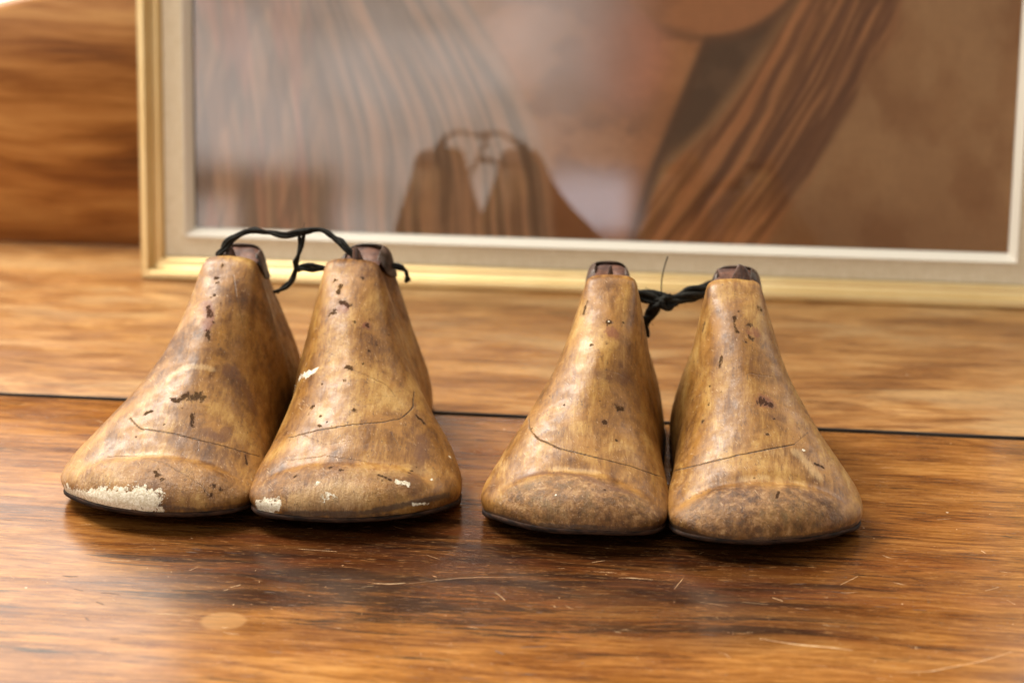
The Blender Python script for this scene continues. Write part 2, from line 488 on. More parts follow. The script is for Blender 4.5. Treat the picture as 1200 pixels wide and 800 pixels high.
def rope(pts, r, strands=3, pitch=1.2, n=14, fray=0.0, seed=1, sag=0.35):
    """twisted cord of several strands following the given points"""
    c = catmull(pts, n)
    L = np.concatenate([[0], np.cumsum(np.linalg.norm(np.diff(c, axis=0), axis=1))])
    T = np.gradient(c, axis=0); T /= np.linalg.norm(T, axis=1)[:, None]
    a = np.cross(T, np.array([0.1, 0.2, 1.0])); a /= np.linalg.norm(a, axis=1)[:, None] + 1e-9
    b = np.cross(T, a)
    VV, FF, base = [], [], 0
    rs = r * 0.62
    for k in range(strands):
        ph = L / pitch * 2 * np.pi + k * 2 * np.pi / strands
        wob = (vnoise(np.stack([L * 1.3, L * 0 + k * 7.7, L * 0 + seed], -1), seed) - 0.5) * sag * r * 2
        off = (r * 0.55 + wob)
        p = c + a * (np.cos(ph) * off)[:, None] + b * (np.sin(ph) * off)[:, None]
        rr = rs * (0.85 + 0.35 * vnoise(np.stack([L * 2.1, L * 0 + k * 3.1, L * 0 + seed], -1), seed + 5))
        V, F = tube(p, rr, 8)
        VV.append(V); FF.append(F + base); base += len(V)
    rng = np.random.RandomState(seed)
    for k in range(int(fray)):                      # loose fibres
        i = rng.randint(2, len(c) - 3)
        d = rng.normal(size=3); d /= np.linalg.norm(d)
        e = T[i] * rng.uniform(0.3, 0.9) * rng.choice([-1, 1])
        ln = rng.uniform(0.25, 0.7)
        q = [c[i] + d * r * 0.6, c[i] + d * (r + 0.10 * ln) + e * ln * 0.5, c[i] + d * (r + 0.28 * ln) + e * ln]
        V, F = tube(catmull(q, 5), 0.011, 4)
        VV.append(V); FF.append(F + base); base += len(V)
    return np.vstack(VV), np.vstack(FF)


def merge(parts):
    VV, FF, b = [], [], 0
    for V, F in parts:
        VV.append(V); FF.append(F + b); b += len(V)
    return np.vstack(VV), np.vstack(FF)


def boxv(x0, x1, y0, y1, z0, z1, bev=0.0):
    c = [(x0, y0), (x1, y0), (x1, y1), (x0, y1)]
    V = [(*p, z0) for p in c] + [(*p, z1 - bev) for p in c]
    F = [(3, 2, 1, 0)] + [(i, (i+1) % 4, 4 + (i+1) % 4, 4 + i) for i in range(4)]
    c2 = [(x0+bev, y0+bev), (x1-bev, y0+bev), (x1-bev, y1-bev), (x0+bev, y1-bev)]
    V += [(*p, z1) for p in c2]
    F += [(4 + i, 4 + (i+1) % 4, 8 + (i+1) % 4, 8 + i) for i in range(4)] + [(8, 9, 10, 11)]
    return V, F


# ------------------------------------------------------------------ table
table = empty('wooden_table', (0, 0, 0), -YAW)
tag(table, 'old varnished brown plank tabletop with a dark gap between its boards, under everything', 'table')


def plank(v0, v1, mat, seed):
    """one board; its long edges wander slightly and are worn round"""
    us = np.linspace(-75, 75, 301)
    prof = [(0.0, -2.4), (0.0, -0.08), (0.02, -0.03), (0.06, -0.008), (0.14, 0.0)]
    rows = []
    for d, z in prof:
        rows.append((v0 + d, z, -1))
    for k in range(1, 12):
        rows.append((v0 + 0.2 + (v1 - v0 - 0.4) * k / 12, 0.0, 0))
    for d, z in reversed(prof):
        rows.append((v1 - d, z, 1))
    V = []
    for u in us:
        e0 = (float(vnoise([[u * 0.35, 0.3, seed]], seed)[0]) - 0.5) * 0.07
        e1 = (float(vnoise([[u * 0.35, 5.3, seed]], seed)[0]) - 0.5) * 0.07
        for v, z, sd in rows:
            V.append((u, v + (e0 if sd < 0 else e1 if sd > 0 else 0), z))
    F = grid_faces(len(us), len(rows), True)[:, ::-1]
    nr = len(rows)
    lo = np.array([rows[k][1] < -0.012 or rows[(k + 1) % nr][1] < -0.012 for k in range(nr)])
    fm = list(np.tile(lo, len(us) - 1).astype(int))
    F = [tuple(int(q) for q in f) for f in F]
    V = list(V)

    def stroke(pts, wd, slot):
        """a scratch or nick: a thin tapered strip lying on the varnish"""
        p = catmull(pts, 4) if len(pts) > 2 else np.array(pts, float)
        n = len(p); tdir = np.gradient(p, axis=0); tdir /= np.linalg.norm(tdir, axis=1)[:, None] + 1e-9
        b0 = len(V)
        for k in range(n):
            w_ = wd * (0.25 + 0.75 * math.sin(math.pi * (k + 0.35) / (n - 0.3))) * rng.uniform(0.6, 1.2)
            for sg in (-1, 1):
                V.append((p[k][0] - sg * tdir[k][1] * w_, p[k][1] + sg * tdir[k][0] * w_, 0.0035 + 0.0007 * (b0 % 7)))
        for k in range(n - 1):
            a = b0 + 2 * k
            F.append((a, a + 1, a + 3, a + 2)[::-1]); fm.append(slot)
    rng = np.random.RandomState(int(seed))
    for pts, wd, slot in (FRONT_STROKES if v0 < 0 else []):
        stroke(pts, wd, slot)
    for k in range(520 if v0 < 0 else 90):
        x = rng.uniform(-34, 34); y = rng.uniform(max(v0, -26) + 0.4, min(v1, 30) - 0.4)
        kind = rng.rand()
        if kind < 0.36:                      # fine pale scratch, any direction
            a = rng.normal(0, 0.45); L = rng.uniform(0.08, 0.75) * (2.2 if rng.rand() < 0.06 else 1); c_ = rng.normal(0, 0.05) * L
            stroke([(x, y), (x + L * 0.5 * math.cos(a) - c_ * math.sin(a), y + L * 0.5 * math.sin(a) + c_ * math.cos(a)), (x + L * math.cos(a), y + L * math.sin(a))], rng.uniform(0.006, 0.014), 2)
        elif kind < 0.66:                    # pale fleck
            L = rng.uniform(0.03, 0.09); a = rng.uniform(0, 3)
            stroke([(x, y), (x + L * math.cos(a), y + L * math.sin(a))], rng.uniform(0.015, 0.04), 2)
        else:                                # dark nick along the grain
            L = rng.uniform(0.1, 0.9); a = rng.normal(0, 0.12)
            stroke([(x, y), (x + L * 0.5, y + rng.normal(0, 0.03)), (x + L * math.cos(a), y + L * math.sin(a))], rng.uniform(0.012, 0.035), 3)
    return link_mesh('plank', V, F, [mat, M['gap'], M['scratch'], M['nick']], table, smooth=True, fmat=fm)


FRONT_STROKES = [
    ([(16.06, -13.15), (17.31, -12.91), (17.95, -12.53), (19.24, -11.76), (20.49, -10.76)], 0.022, 2),
    ([(-4.66, -7.63), (-4.03, -7.63), (-3.36, -7.45)], 0.0275, 2),
    ([(-3.34, -7.53), (-1.21, -6.62), (1.03, -6.22)], 0.00825, 2),
    ([(0.38, -7.82), (0.9, -8.61)], 0.0165, 2),
    ([(11.45, -6.9), (11.86, -7.19)], 0.022, 2),
    ([(14.17, -5.22), (14.88, -4.23)], 0.0165, 2),
    ([(5.19, -5.74), (5.71, -5.67), (6.59, -5.73)], 0.01925, 2),
    ([(-3.03, -4.36), (-2.41, -4.75)], 0.011, 2),
    ([(11.02, -10.9), (12.47, -11.24), (13.59, -11.32), (14.54, -11.5)], 0.033, 2),
    ([(-0.71, -9.67), (0.45, -9.51)], 0.0385, 3),
    ([(-1.75, -11.94), (-0.68, -11.95)], 0.022, 3),
    ([(1.18, -13.33), (1.54, -13.58)], 0.055, 3),
    ([(2.09, -12.9), (3.04, -12.69)], 0.0385, 3),
    ([(19.95, -5.05), (20.5, -4.62)], 0.0165, 2),
    ([(20.72, -5.89), (21.01, -6.28)], 0.0165, 2),
    ([(20.13, -0.71), (20.29, -0.98)], 0.033, 2),
    ([(-10.29, -8.84), (-9.95, -8.53)], 0.0275, 2),
    ([(-10.47, -9.21), (-10.31, -9.02)], 0.0165, 2),
    ([(-8.52, -4.45), (-6.84, -4.51)], 0.011, 2),
    ([(-15.12, -12.48), (-14.91, -12.69)], 0.044, 3),
    ([(-15.18, -10.98), (-14.8, -11.18)], 0.033, 3),
    ([(-16.46, -9.86), (-16.09, -9.98)], 0.0275, 3),
    ([(-12.93, -11.76), (-12.08, -11.73), (-10.94, -11.74)], 0.011, 2),
    ([(-16.57, -6.69), (-15.27, -6.7), (-14.8, -6.45)], 0.011, 2),
    ([(-12.44, -7.34), (-12.19, -6.93)], 0.011, 2),
    ([(17.69, 3.5), (18.06, 3.44)], 0.033, 3),
    ([(17.86, -7.3), (18.82, -7.25)], 0.022, 3),
    ([(16.96, -7.34), (17.46, -7.35)], 0.0275, 3),
    ([(7.51, -6.58), (7.79, -5.47)], 0.01375, 2),
    ([(10.28, -7.49), (11.29, -7.61)], 0.011, 2),
]
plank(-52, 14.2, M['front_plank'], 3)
plank(14.72, 60, M['back_plank'], 8)
V, F = boxv(-74, 74, 11, 18, -4.4, -2.42)  # unseen slab added to stop light coming up through the plank gap
link_mesh('gap_light_stop', V, F, M['sole'], table, smooth=False)

# ------------------------------------------------------------------ upright wooden panel behind
PV = 46.9
us = np.linspace(-72, 62, 269)
top = pinterp(us, [-72, -60, -48, -42, -37, -33, -27, -15, 0, 62], [6, 10.2, 14.4, 16.0, 17.25, 18.4, 20.2, 23.0, 26.5, 26.5])
prof = []
V = []
for u, zt in zip(us, top):
    ring = [(PV, 0.12), (PV, zt - 0.7), (PV + 0.08, zt - 0.35), (PV + 0.3, zt - 0.1), (PV + 0.7, zt), (PV + 1.3, zt), (PV + 1.7, zt - 0.15), (PV + 2.0, zt - 0.6), (PV + 2.0, 0.12)]
    V += [(u, v, z) for v, z in ring]
F = grid_faces(len(us), 9, True)
F = [tuple(f) for f in F] + [tuple(range(9))] + [tuple(reversed(range(len(V) - 9, len(V))))]
panel = link_mesh('wooden_board', V, F, M['panel'], None, smooth=True)
panel.rotation_euler = (0, 0, -YAW)
tag(panel, 'upright orange brown wooden board with horizontal grain and curved top, behind the picture frame', 'wooden board')

# ------------------------------------------------------------------ picture frame
LEAN = math.radians(6.0)
FW, FH = 57.2, 70.0
FU0, FV0 = -29.15, 38.6
frame = empty('picture_frame', (FU0 * CA + FV0 * SA, -FU0 * SA + FV0 * CA, 0.02))
frame.rotation_euler = (-LEAN, 0, -YAW)
tag(frame, 'large framed portrait under glass, gold moulding with linen mat, leaning behind the wooden lasts', 'picture frame')


def ring_profile(name, prof, mat, w=FW, h=FH):
    """mitred moulding: prof = [(inset, depth)] closed loop; local x right, z up, y into the wall"""
    V = []; n = len(prof)
    for cx, cz, sx, sz in ((0, 0, 1, 1), (w, 0, -1, 1), (w, h, -1, -1), (0, h, 1, -1)):
        for d, y in prof:
            V.append((cx + sx * d, y, cz + sz * d))
    F = []
    for k in range(4):
        k2 = (k + 1) % 4
        for j in range(n):
            j2 = (j + 1) % n
            F.append((k*n + j, k2*n + j, k2*n + j2, k*n + j2))
    o = link_mesh(name, V, F, mat, frame, smooth=False)
    bm = o.modifiers.new('bevel', 'BEVEL'); bm.width = 0.0006; bm.segments = 2; bm.limit_method = 'ANGLE'
    return o


gp = [(0, 2.2), (0, 0.12), (0.06, 0.04), (0.16, 0.0), (0.42, 0.0), (0.52, 0.05), (0.60, 0.2), (0.68, 0.42), (0.80, 0.56), (0.98, 0.62), (1.12, 0.60), (1.28, 0.72), (1.34, 0.80), (1.34, 2.2)]
ring_profile('gold_moulding', gp, M['gold'])
ring_profile('linen_mat', [(1.345, 0.95), (1.345, 2.0), (2.62, 2.0), (2.62, 0.92)], M['linen'])
ring_profile('cream_slip', [(2.625, 0.86), (2.625, 1.9), (3.2, 1.9), (3.2, 1.30), (3.12, 1.20), (2.74, 0.78), (2.68, 0.78)], M['slip'])
V, F = boxv(2.9, FW - 2.9, 0, 0, 0, 0)
gl = []
x0, x1, z0, z1 = 3.0, FW - 3.0, 3.0, FH - 3.0
V = [(x, y, z) for y in (1.42, 1.62) for x, z in ((x0, z0), (x1, z0), (x1, z1), (x0, z1))]
F = [(0, 1, 2, 3), (7, 6, 5, 4), (0, 4, 5, 1), (1, 5, 6, 2), (2, 6, 7, 3), (3, 7, 4, 0)]
link_mesh('glass_pane', V, F, M['glass'], frame, smooth=False)
V = [(x, y, z) for y in (2.3, 2.5) for x, z in ((0.4, 0.4), (FW - 0.4, 0.4), (FW - 0.4, FH - 0.4), (0.4, FH - 0.4))]
link_mesh('backing_board', V, F, M['backing'], frame, smooth=False)

#@@PAINTING
# portrait, lower part seen: hair falling left and right of a neck, chin at the top
nx, nz = 760, 520
X = np.linspace(2.8, FW - 2.8, nx); Zb = np.concatenate([np.linspace(2.8, 26, 340), np.linspace(26.5, FH - 2.8, nz - 340)])
GX, GZ = np.meshgrid(X, Zb, indexing='ij')


def lin(r, g, b):
    c = np.array([r, g, b]) / 255.0
    return np.where(c < 0.04045, c / 12.92, ((c + 0.055) / 1.055) ** 2.4)


def over(C, mask, c):
    return C * (1 - mask[..., None]) + np.asarray(c) * mask[..., None]


one = np.ones_like(GX)
cvec = lambda a, b, c: np.stack([a, b, c], -1)
# sheet coordinates, 0..1000 across and downwards from the chin, used to place the drawing
U = 226 + (GX - 3.2) / 0.0528
W = 285 - (GZ - 3.2) / 0.0545


def blob(cx, cy, rx, ry, soft=0.5):
    d = np.hypot((U - cx) / rx, (W - cy) / ry)
    return sstep(1 + soft, 1 - soft, d)


def lerp_x(ys, xs):
    return np.interp(W, ys, xs)


C = one[..., None] * lin(163, 122, 82)
n = fbm(cvec(U * 0.011, W * 0.011, one * 3), 5, 5)
C = over(C, sstep(0.42, 0.66, n) * 0.6, lin(132, 90, 56))
n = fbm(cvec(U * 0.02, W * 0.014, one * 9), 8, 5)
C = over(C, sstep(0.56, 0.34, n) * 0.45, lin(184, 146, 104))
C = over(C, sstep(200, 290, W) * 0.35, lin(122, 78, 48))
# skin of neck and shoulder, left of the dark mass
edge = lerp_x([-900, 50, 100, 200, 280], [900, 835, 816, 776, 752])
neck = sstep(540, 620, U) * sstep(6, -6, U - edge)
C = over(C, neck, lin(172, 116, 74))
sk_ = fbm(cvec(U * 0.016, W * 0.022, one * 6), 44, 5)
C = over(C, neck * sstep(0.46, 0.60, sk_) * 0.65, lin(128, 84, 56))
C = over(C, neck * sstep(0.50, 0.38, sk_) * 0.4, lin(196, 142, 100))
C = over(C, neck * blob(742, 78, 50, 55) * 0.7, lin(208, 136, 106))  # pinkish room reflection in the glass, painted into the picture
kf = fbm(cvec(U * 0.03, W * 0.05, one * 6), 46, 4)
C = over(C, neck * blob(690, 60, 60, 90) * 0.5, lin(128, 88, 64))
C = over(C, neck * sstep(225, 285, W) * 0.5, lin(118, 74, 46))
C = over(C, neck * np.exp(-((U - edge + 14) / 16) ** 2) * 0.35, lin(196, 132, 84))
# long grey hair sweeping in arcs on the left, drawn in thin chalk strokes
gg = np.clip((U - 120) / 420, 0.12, 1.15)
e_ = U + 0.0019 * gg * (250 - W) * np.abs(250 - W) * 1.0 + 14 * (fbm(cvec(U * 0.006, W * 0.006, one), 2, 2) - 0.5)
left = sstep(668, 645, e_)
C = over(C, left * 0.9, lin(146, 120, 97))
st = fbm(cvec(e_ * 0.055, W * 0.005, one * 2), 21, 5)
C = over(C, left * sstep(0.46, 0.64, st) * 0.5, lin(84, 76, 66))
C = over(C, left * sstep(0.51, 0.36, st) * 0.45, lin(190, 144, 108))
st2 = fbm(cvec(e_ * 0.16, W * 0.007, one * 4), 27, 4)
C = over(C, left * sstep(0.48, 0.66, st2) * 0.45, lin(74, 64, 56))
C = over(C, left * sstep(0.48, 0.36, st2) * 0.4, lin(194, 152, 120))
st3 = fbm(cvec(U * 0.05 + W * 0.012, W * 0.006, one * 4), 29, 5)
fl = sstep(440, 330, U)
C = over(C, fl * sstep(0.52, 0.62, st3) * 0.6, lin(92, 72, 62))
C = over(C, fl * sstep(0.52, 0.68, fbm(cvec(U * 0.05 - W * 0.004, W * 0.006, one * 4), 35, 4)) * 0.4, lin(200, 130, 104))
# brown hair on the right
outer = lerp_x([-900, 0, 80, 150, 240, 300], [1500, 1062, 1022, 990, 938, 900])
inner = lerp_x([-900, 0, 50, 100, 150, 200, 280], [1200, 946, 915, 884, 848, 796, 752])
ws = W - 285
e = (U - lerp_x([-900, 0, 100, 200, 290], [1400, 1000, 955, 895, 830]))
hair = sstep(-4, 8, U - inner) * sstep(14, -14, U - outer + 26 * (vnoise(cvec(U * 0.05, W * 0.02, one), 3) - 0.5))
C = over(C, hair * 0.85, lin(146, 94, 56))
hs = fbm(cvec(e * 0.055, W * 0.006, one * 2), 61, 5)
C = over(C, hair * sstep(0.46, 0.64, hs) * 0.7 * sstep(290, 200, W), lin(84, 52, 36))
C = over(C, hair * sstep(0.47, 0.38, hs) * 0.7, lin(186, 122, 76))
hs = fbm(cvec(e * 0.20, W * 0.01, one * 2), 65, 4)
C = over(C, hair * sstep(0.54, 0.62, hs) * 0.6, lin(82, 50, 34))
C = over(C, hair * sstep(0.45, 0.38, hs) * 0.5, lin(190, 132, 86))
for off, wd, y0 in ((-12, 9, 240), (-62, 6, 235), (-100, 5, 260), (-30, 4, 180)):
    g_ = np.exp(-((U - outer - off - 8 * (vnoise(cvec(W * 0.03, one, one * off), 9) - 0.5)) / wd) ** 2) * sstep(y0 + 25, y0 - 30, W)
    C = over(C, g_ * 0.75, lin(80, 50, 38))
# dark mass between neck and hair
dk = sstep(-4, 6, U - edge) * sstep(6, -22, U - inner) * sstep(260, 150, W)
C = over(C, np.clip(dk, 0, 1) * 0.97, lin(48, 44, 38))
C = over(C, dk * sstep(0.48, 0.64, fbm(cvec(U * 0.02, W * 0.03, one), 71, 4)) * 0.4, lin(98, 78, 60))
C = over(C, np.exp(-((U - edge - 4) / 7) ** 2) * sstep(40, 60, W) * 0.8, lin(62, 44, 34))
# chin
ch = np.hypot((U - 835) / 118, (W + 60) / 112)
chin = sstep(1.04, 0.96, ch)
C = over(C, chin, lin(178, 118, 76))
C = over(C, chin * sstep(0.5, 0.62, fbm(cvec(U * 0.012, W * 0.03, one), 81, 4)) * 0.5, lin(146, 94, 60))
C = over(C, np.exp(-((ch - 1.03) / 0.05) ** 2) * 0.6 * sstep(760, 820, U), lin(96, 64, 46))
# chalk grain
gr = vnoise(cvec(U * 0.35, W * 0.10, one), 91) * 0.5 + vnoise(cvec(U * 0.10, W * 0.35, one), 92) * 0.5
mn = C.mean((0, 1)); C = C * 0.72 + 0.28 * (C * 0 + mn)
C = np.clip(C * 1.62 * (0.95 + 0.10 * gr[..., None]), 0, 0.9)
V = np.stack([GX, one * 1.75, GZ], -1).reshape(-1, 3)
pa = link_mesh('painting', V, grid_faces(nx, nz)[:, ::-1], M['paint'], frame, smooth=False)
vattr(pa, 'paint', np.concatenate([C.reshape(-1, 3), np.ones((nx * nz, 1))], 1))
#@@END

# ------------------------------------------------------------------ shoe lasts
SL = 18.6
ks = [0, .15, .5, 1.0, 1.8, 2.8, 4.2, 6, 8, 10, 12, 14, 15.5, 16.8, 17.8, 18.35, 18.6]
k_wl = [0, 1.5, 2.5, 3.15, 3.8, 4.12, 4.25, 4.2, 3.95, 3.5, 3.1, 2.85, 2.75, 2.4, 1.65, .85, 0]
k_wr = [0, 2.0, 2.95, 3.5, 3.82, 3.92, 3.78, 3.35, 2.9, 2.65, 2.65, 2.8, 2.85, 2.5, 1.75, .9, 0]
k_cx = [0, 0, 0, 0, 0, .05, .2, .5, .85, 1.1, 1.2, 1.1, 1.0, .95, .9, .9, .9]
k_zb = [.80, .78, .72, .64, .52, .38, .22, .08, .12, .3, .42, .38, .2, .1, .1, .12, .15]
z_s = [0, .08, .25, .7, 1.3, 1.9, 2.5, 3.2, 4.0, 5.5, 7.0, 9.0, 11.0, 11.85, 12.2, 12.6, 16.0, 16.4, 17.0, 17.7, 18.3, 18.6]
z_t = [1.05, 1.38, 1.75, 2.2, 2.47, 2.6, 2.75, 3.1, 3.62, 4.62, 5.65, 7.15, 8.5, 8.98, 9.02, 8.10, 7.95, 7.6, 6.8, 5.4, 3.7, 1.6]
k_wt = [0, 0.3, .7, 1.1, 1.4, 1.35, 1.15, 1.0, 1.0, 1.06, 1.14, 1.0, 0.98, .9, .7, .5, 0]
p_s = [0, 2.0, 4, 7, 10, 12, 16, 18.6]
k_p = [2.5, 2.5, 2.2, 1.8, 1.5, 1.4, 1.5, 2.0]
k_q = [.46, .48, .56, .78, 1.02, 1.12, 1.15, .7]
k_e = [2.6, 2.6, 2.8, 5.0, 22, 70, 60, 4]
NB_, NTP = 0.16, 0.0


def skewf(x):
    return -0.12 * x + 0.18 * (np.sqrt(x * x + 2.5) - 1.58)


def last_rings(s, NT_=240, grow=0.0):
    """closed cross-sections of the last: returns (len(s), NT_, 3)"""
    s = np.asarray(s, float)
    wl, wr, cx, zb = (pinterp(s, ks, k)[:, None] for k in (k_wl, k_wr, k_cx, k_zb))
    h = (pinterp(s, z_s, z_t)[:, None] - zb - 0.2)
    wt = pinterp(s, ks, k_wt)[:, None]
    p = pinterp(s, p_s, k_p)[:, None]; q = pinterp(s, p_s, k_q)[:, None]; e = pinterp(s, p_s, k_e)[:, None]
    nb = int(NT_ * NB_); nsd = (NT_ - nb) // 2; nb = NT_ - 2 * nsd
    th = np.linspace(0, 1, nsd, endpoint=False)
    v = (1 - (1 - th) ** 2.6)[None, :]
    out = np.zeros((len(s), NT_, 3))

    def side(w):
        wtc = np.minimum(wt, w * 0.6)
        a = np.clip(1 - v ** p, 0, 1) ** q
        b = np.sqrt(np.clip(1 - v ** e, 0, 1))
        bul = 1 + 0.045 * np.sin(np.pi * np.clip(v * 1.8, 0, 1))
        return (w * bul - wtc) * a + wtc * b
    out[:, :nsd, 0] = cx - side(wl) ; out[:, :nsd, 2] = zb + h * v
    out[:, nsd, 0] = cx[:, 0]; out[:, nsd, 2] = (zb + h)[:, 0]
    R = side(wr)[:, ::-1]
    out[:, nsd:2*nsd, 0] = cx + R; out[:, nsd:2*nsd, 2] = zb + h * v[:, ::-1]
    out[:, nsd, 0] = (out[:, nsd - 1, 0] + out[:, nsd + 1, 0]) / 2
    tb = np.linspace(0, 1, nb, endpoint=False)[None, :]
    out[:, 2*nsd:, 0] = cx + wr - (wl + wr) * tb
    out[:, 2*nsd:, 2] = zb - 0.25 * np.sin(np.pi * tb) * np.minimum(1, (wl / 3))
    # the toe is cut back towards the little toe
    sk = 1 - sstep(0.0, 8.0, s)[:, None]
    out[:, :, 1] = s[:, None] + sk * skewf(out[:, :, 0])
    return out


def stations(n_front, n_back):
    a = np.linspace(0, 1, n_front) ** 1.0
    toe = (1 - np.cos(np.linspace(0, np.pi / 2, n_front // 4))) * 2.0
    mid = np.linspace(2.0, 13.0, n_front)[1:]
    bk = 13.0 + (SL - 13.0) * np.sin(np.linspace(0, np.pi / 2, n_back))[1:]
    return np.concatenate([toe + 0.0, mid, bk])


def seg_dist(px, py, a, b):
    ax, ay = a; bx, by = b
    dx, dy = bx - ax, by - ay
    t = np.clip(((px - ax) * dx + (py - ay) * dy) / (dx * dx + dy * dy + 1e-9), 0, 1)
    return np.hypot(px - ax - t * dx, py - ay - t * dy)


def poly_mask(Pt, pts, w, soft=0.35, wob=None):
    """0..1 mask round a polyline on the surface (object space, cm)"""
    pts = np.asarray(pts, float)
    if len(pts) > 2:
        pts = catmull(pts, 6)
    lo, hi = pts.min(0) - 2.5 * w - 0.3, pts.max(0) + 2.5 * w + 0.3
    sel = np.where(((Pt > lo) & (Pt < hi)).all(1))[0]
    out = np.zeros(len(Pt))
    if not len(sel):
        return out
    Q = Pt[sel]; d = np.full(len(sel), 1e9)
    if len(pts) == 1:
        pts = np.vstack([pts, pts + 1e-3])
    for a, b in zip(pts[:-1], pts[1:]):
        ab = b - a; t = np.clip(((Q - a) @ ab) / (ab @ ab + 1e-12), 0, 1)
        d = np.minimum(d, np.linalg.norm(Q - a - t[:, None] * ab, axis=1))
    if wob is not None:
        d = d * (1 + np.clip(wob[sel], -0.8, 3))
    out[sel] = 1 - sstep(w * (1 - soft), w * (1 + soft), d)
    return out


LASTS = [
    # x, y, heading(deg), scale, mirror, roll(deg), seed, width scale
    dict(x=-15.85, y=-1.35, hz=0.94, h=4.2, sc=1.07, mir=1, seed=11, wx=1.04),
    dict(x=-7.2, y=-2.35, hz=0.95, h=4.2, sc=1.07, mir=-1, seed=23, wx=1.05),
    dict(x=2.50, y=-3.75, h=4.3, sc=1.0, mir=1, seed=37, wx=1.0),
    dict(x=10.60, y=-4.65, h=4.3, sc=1.0, mir=-1, seed=51, wx=1.02),
]
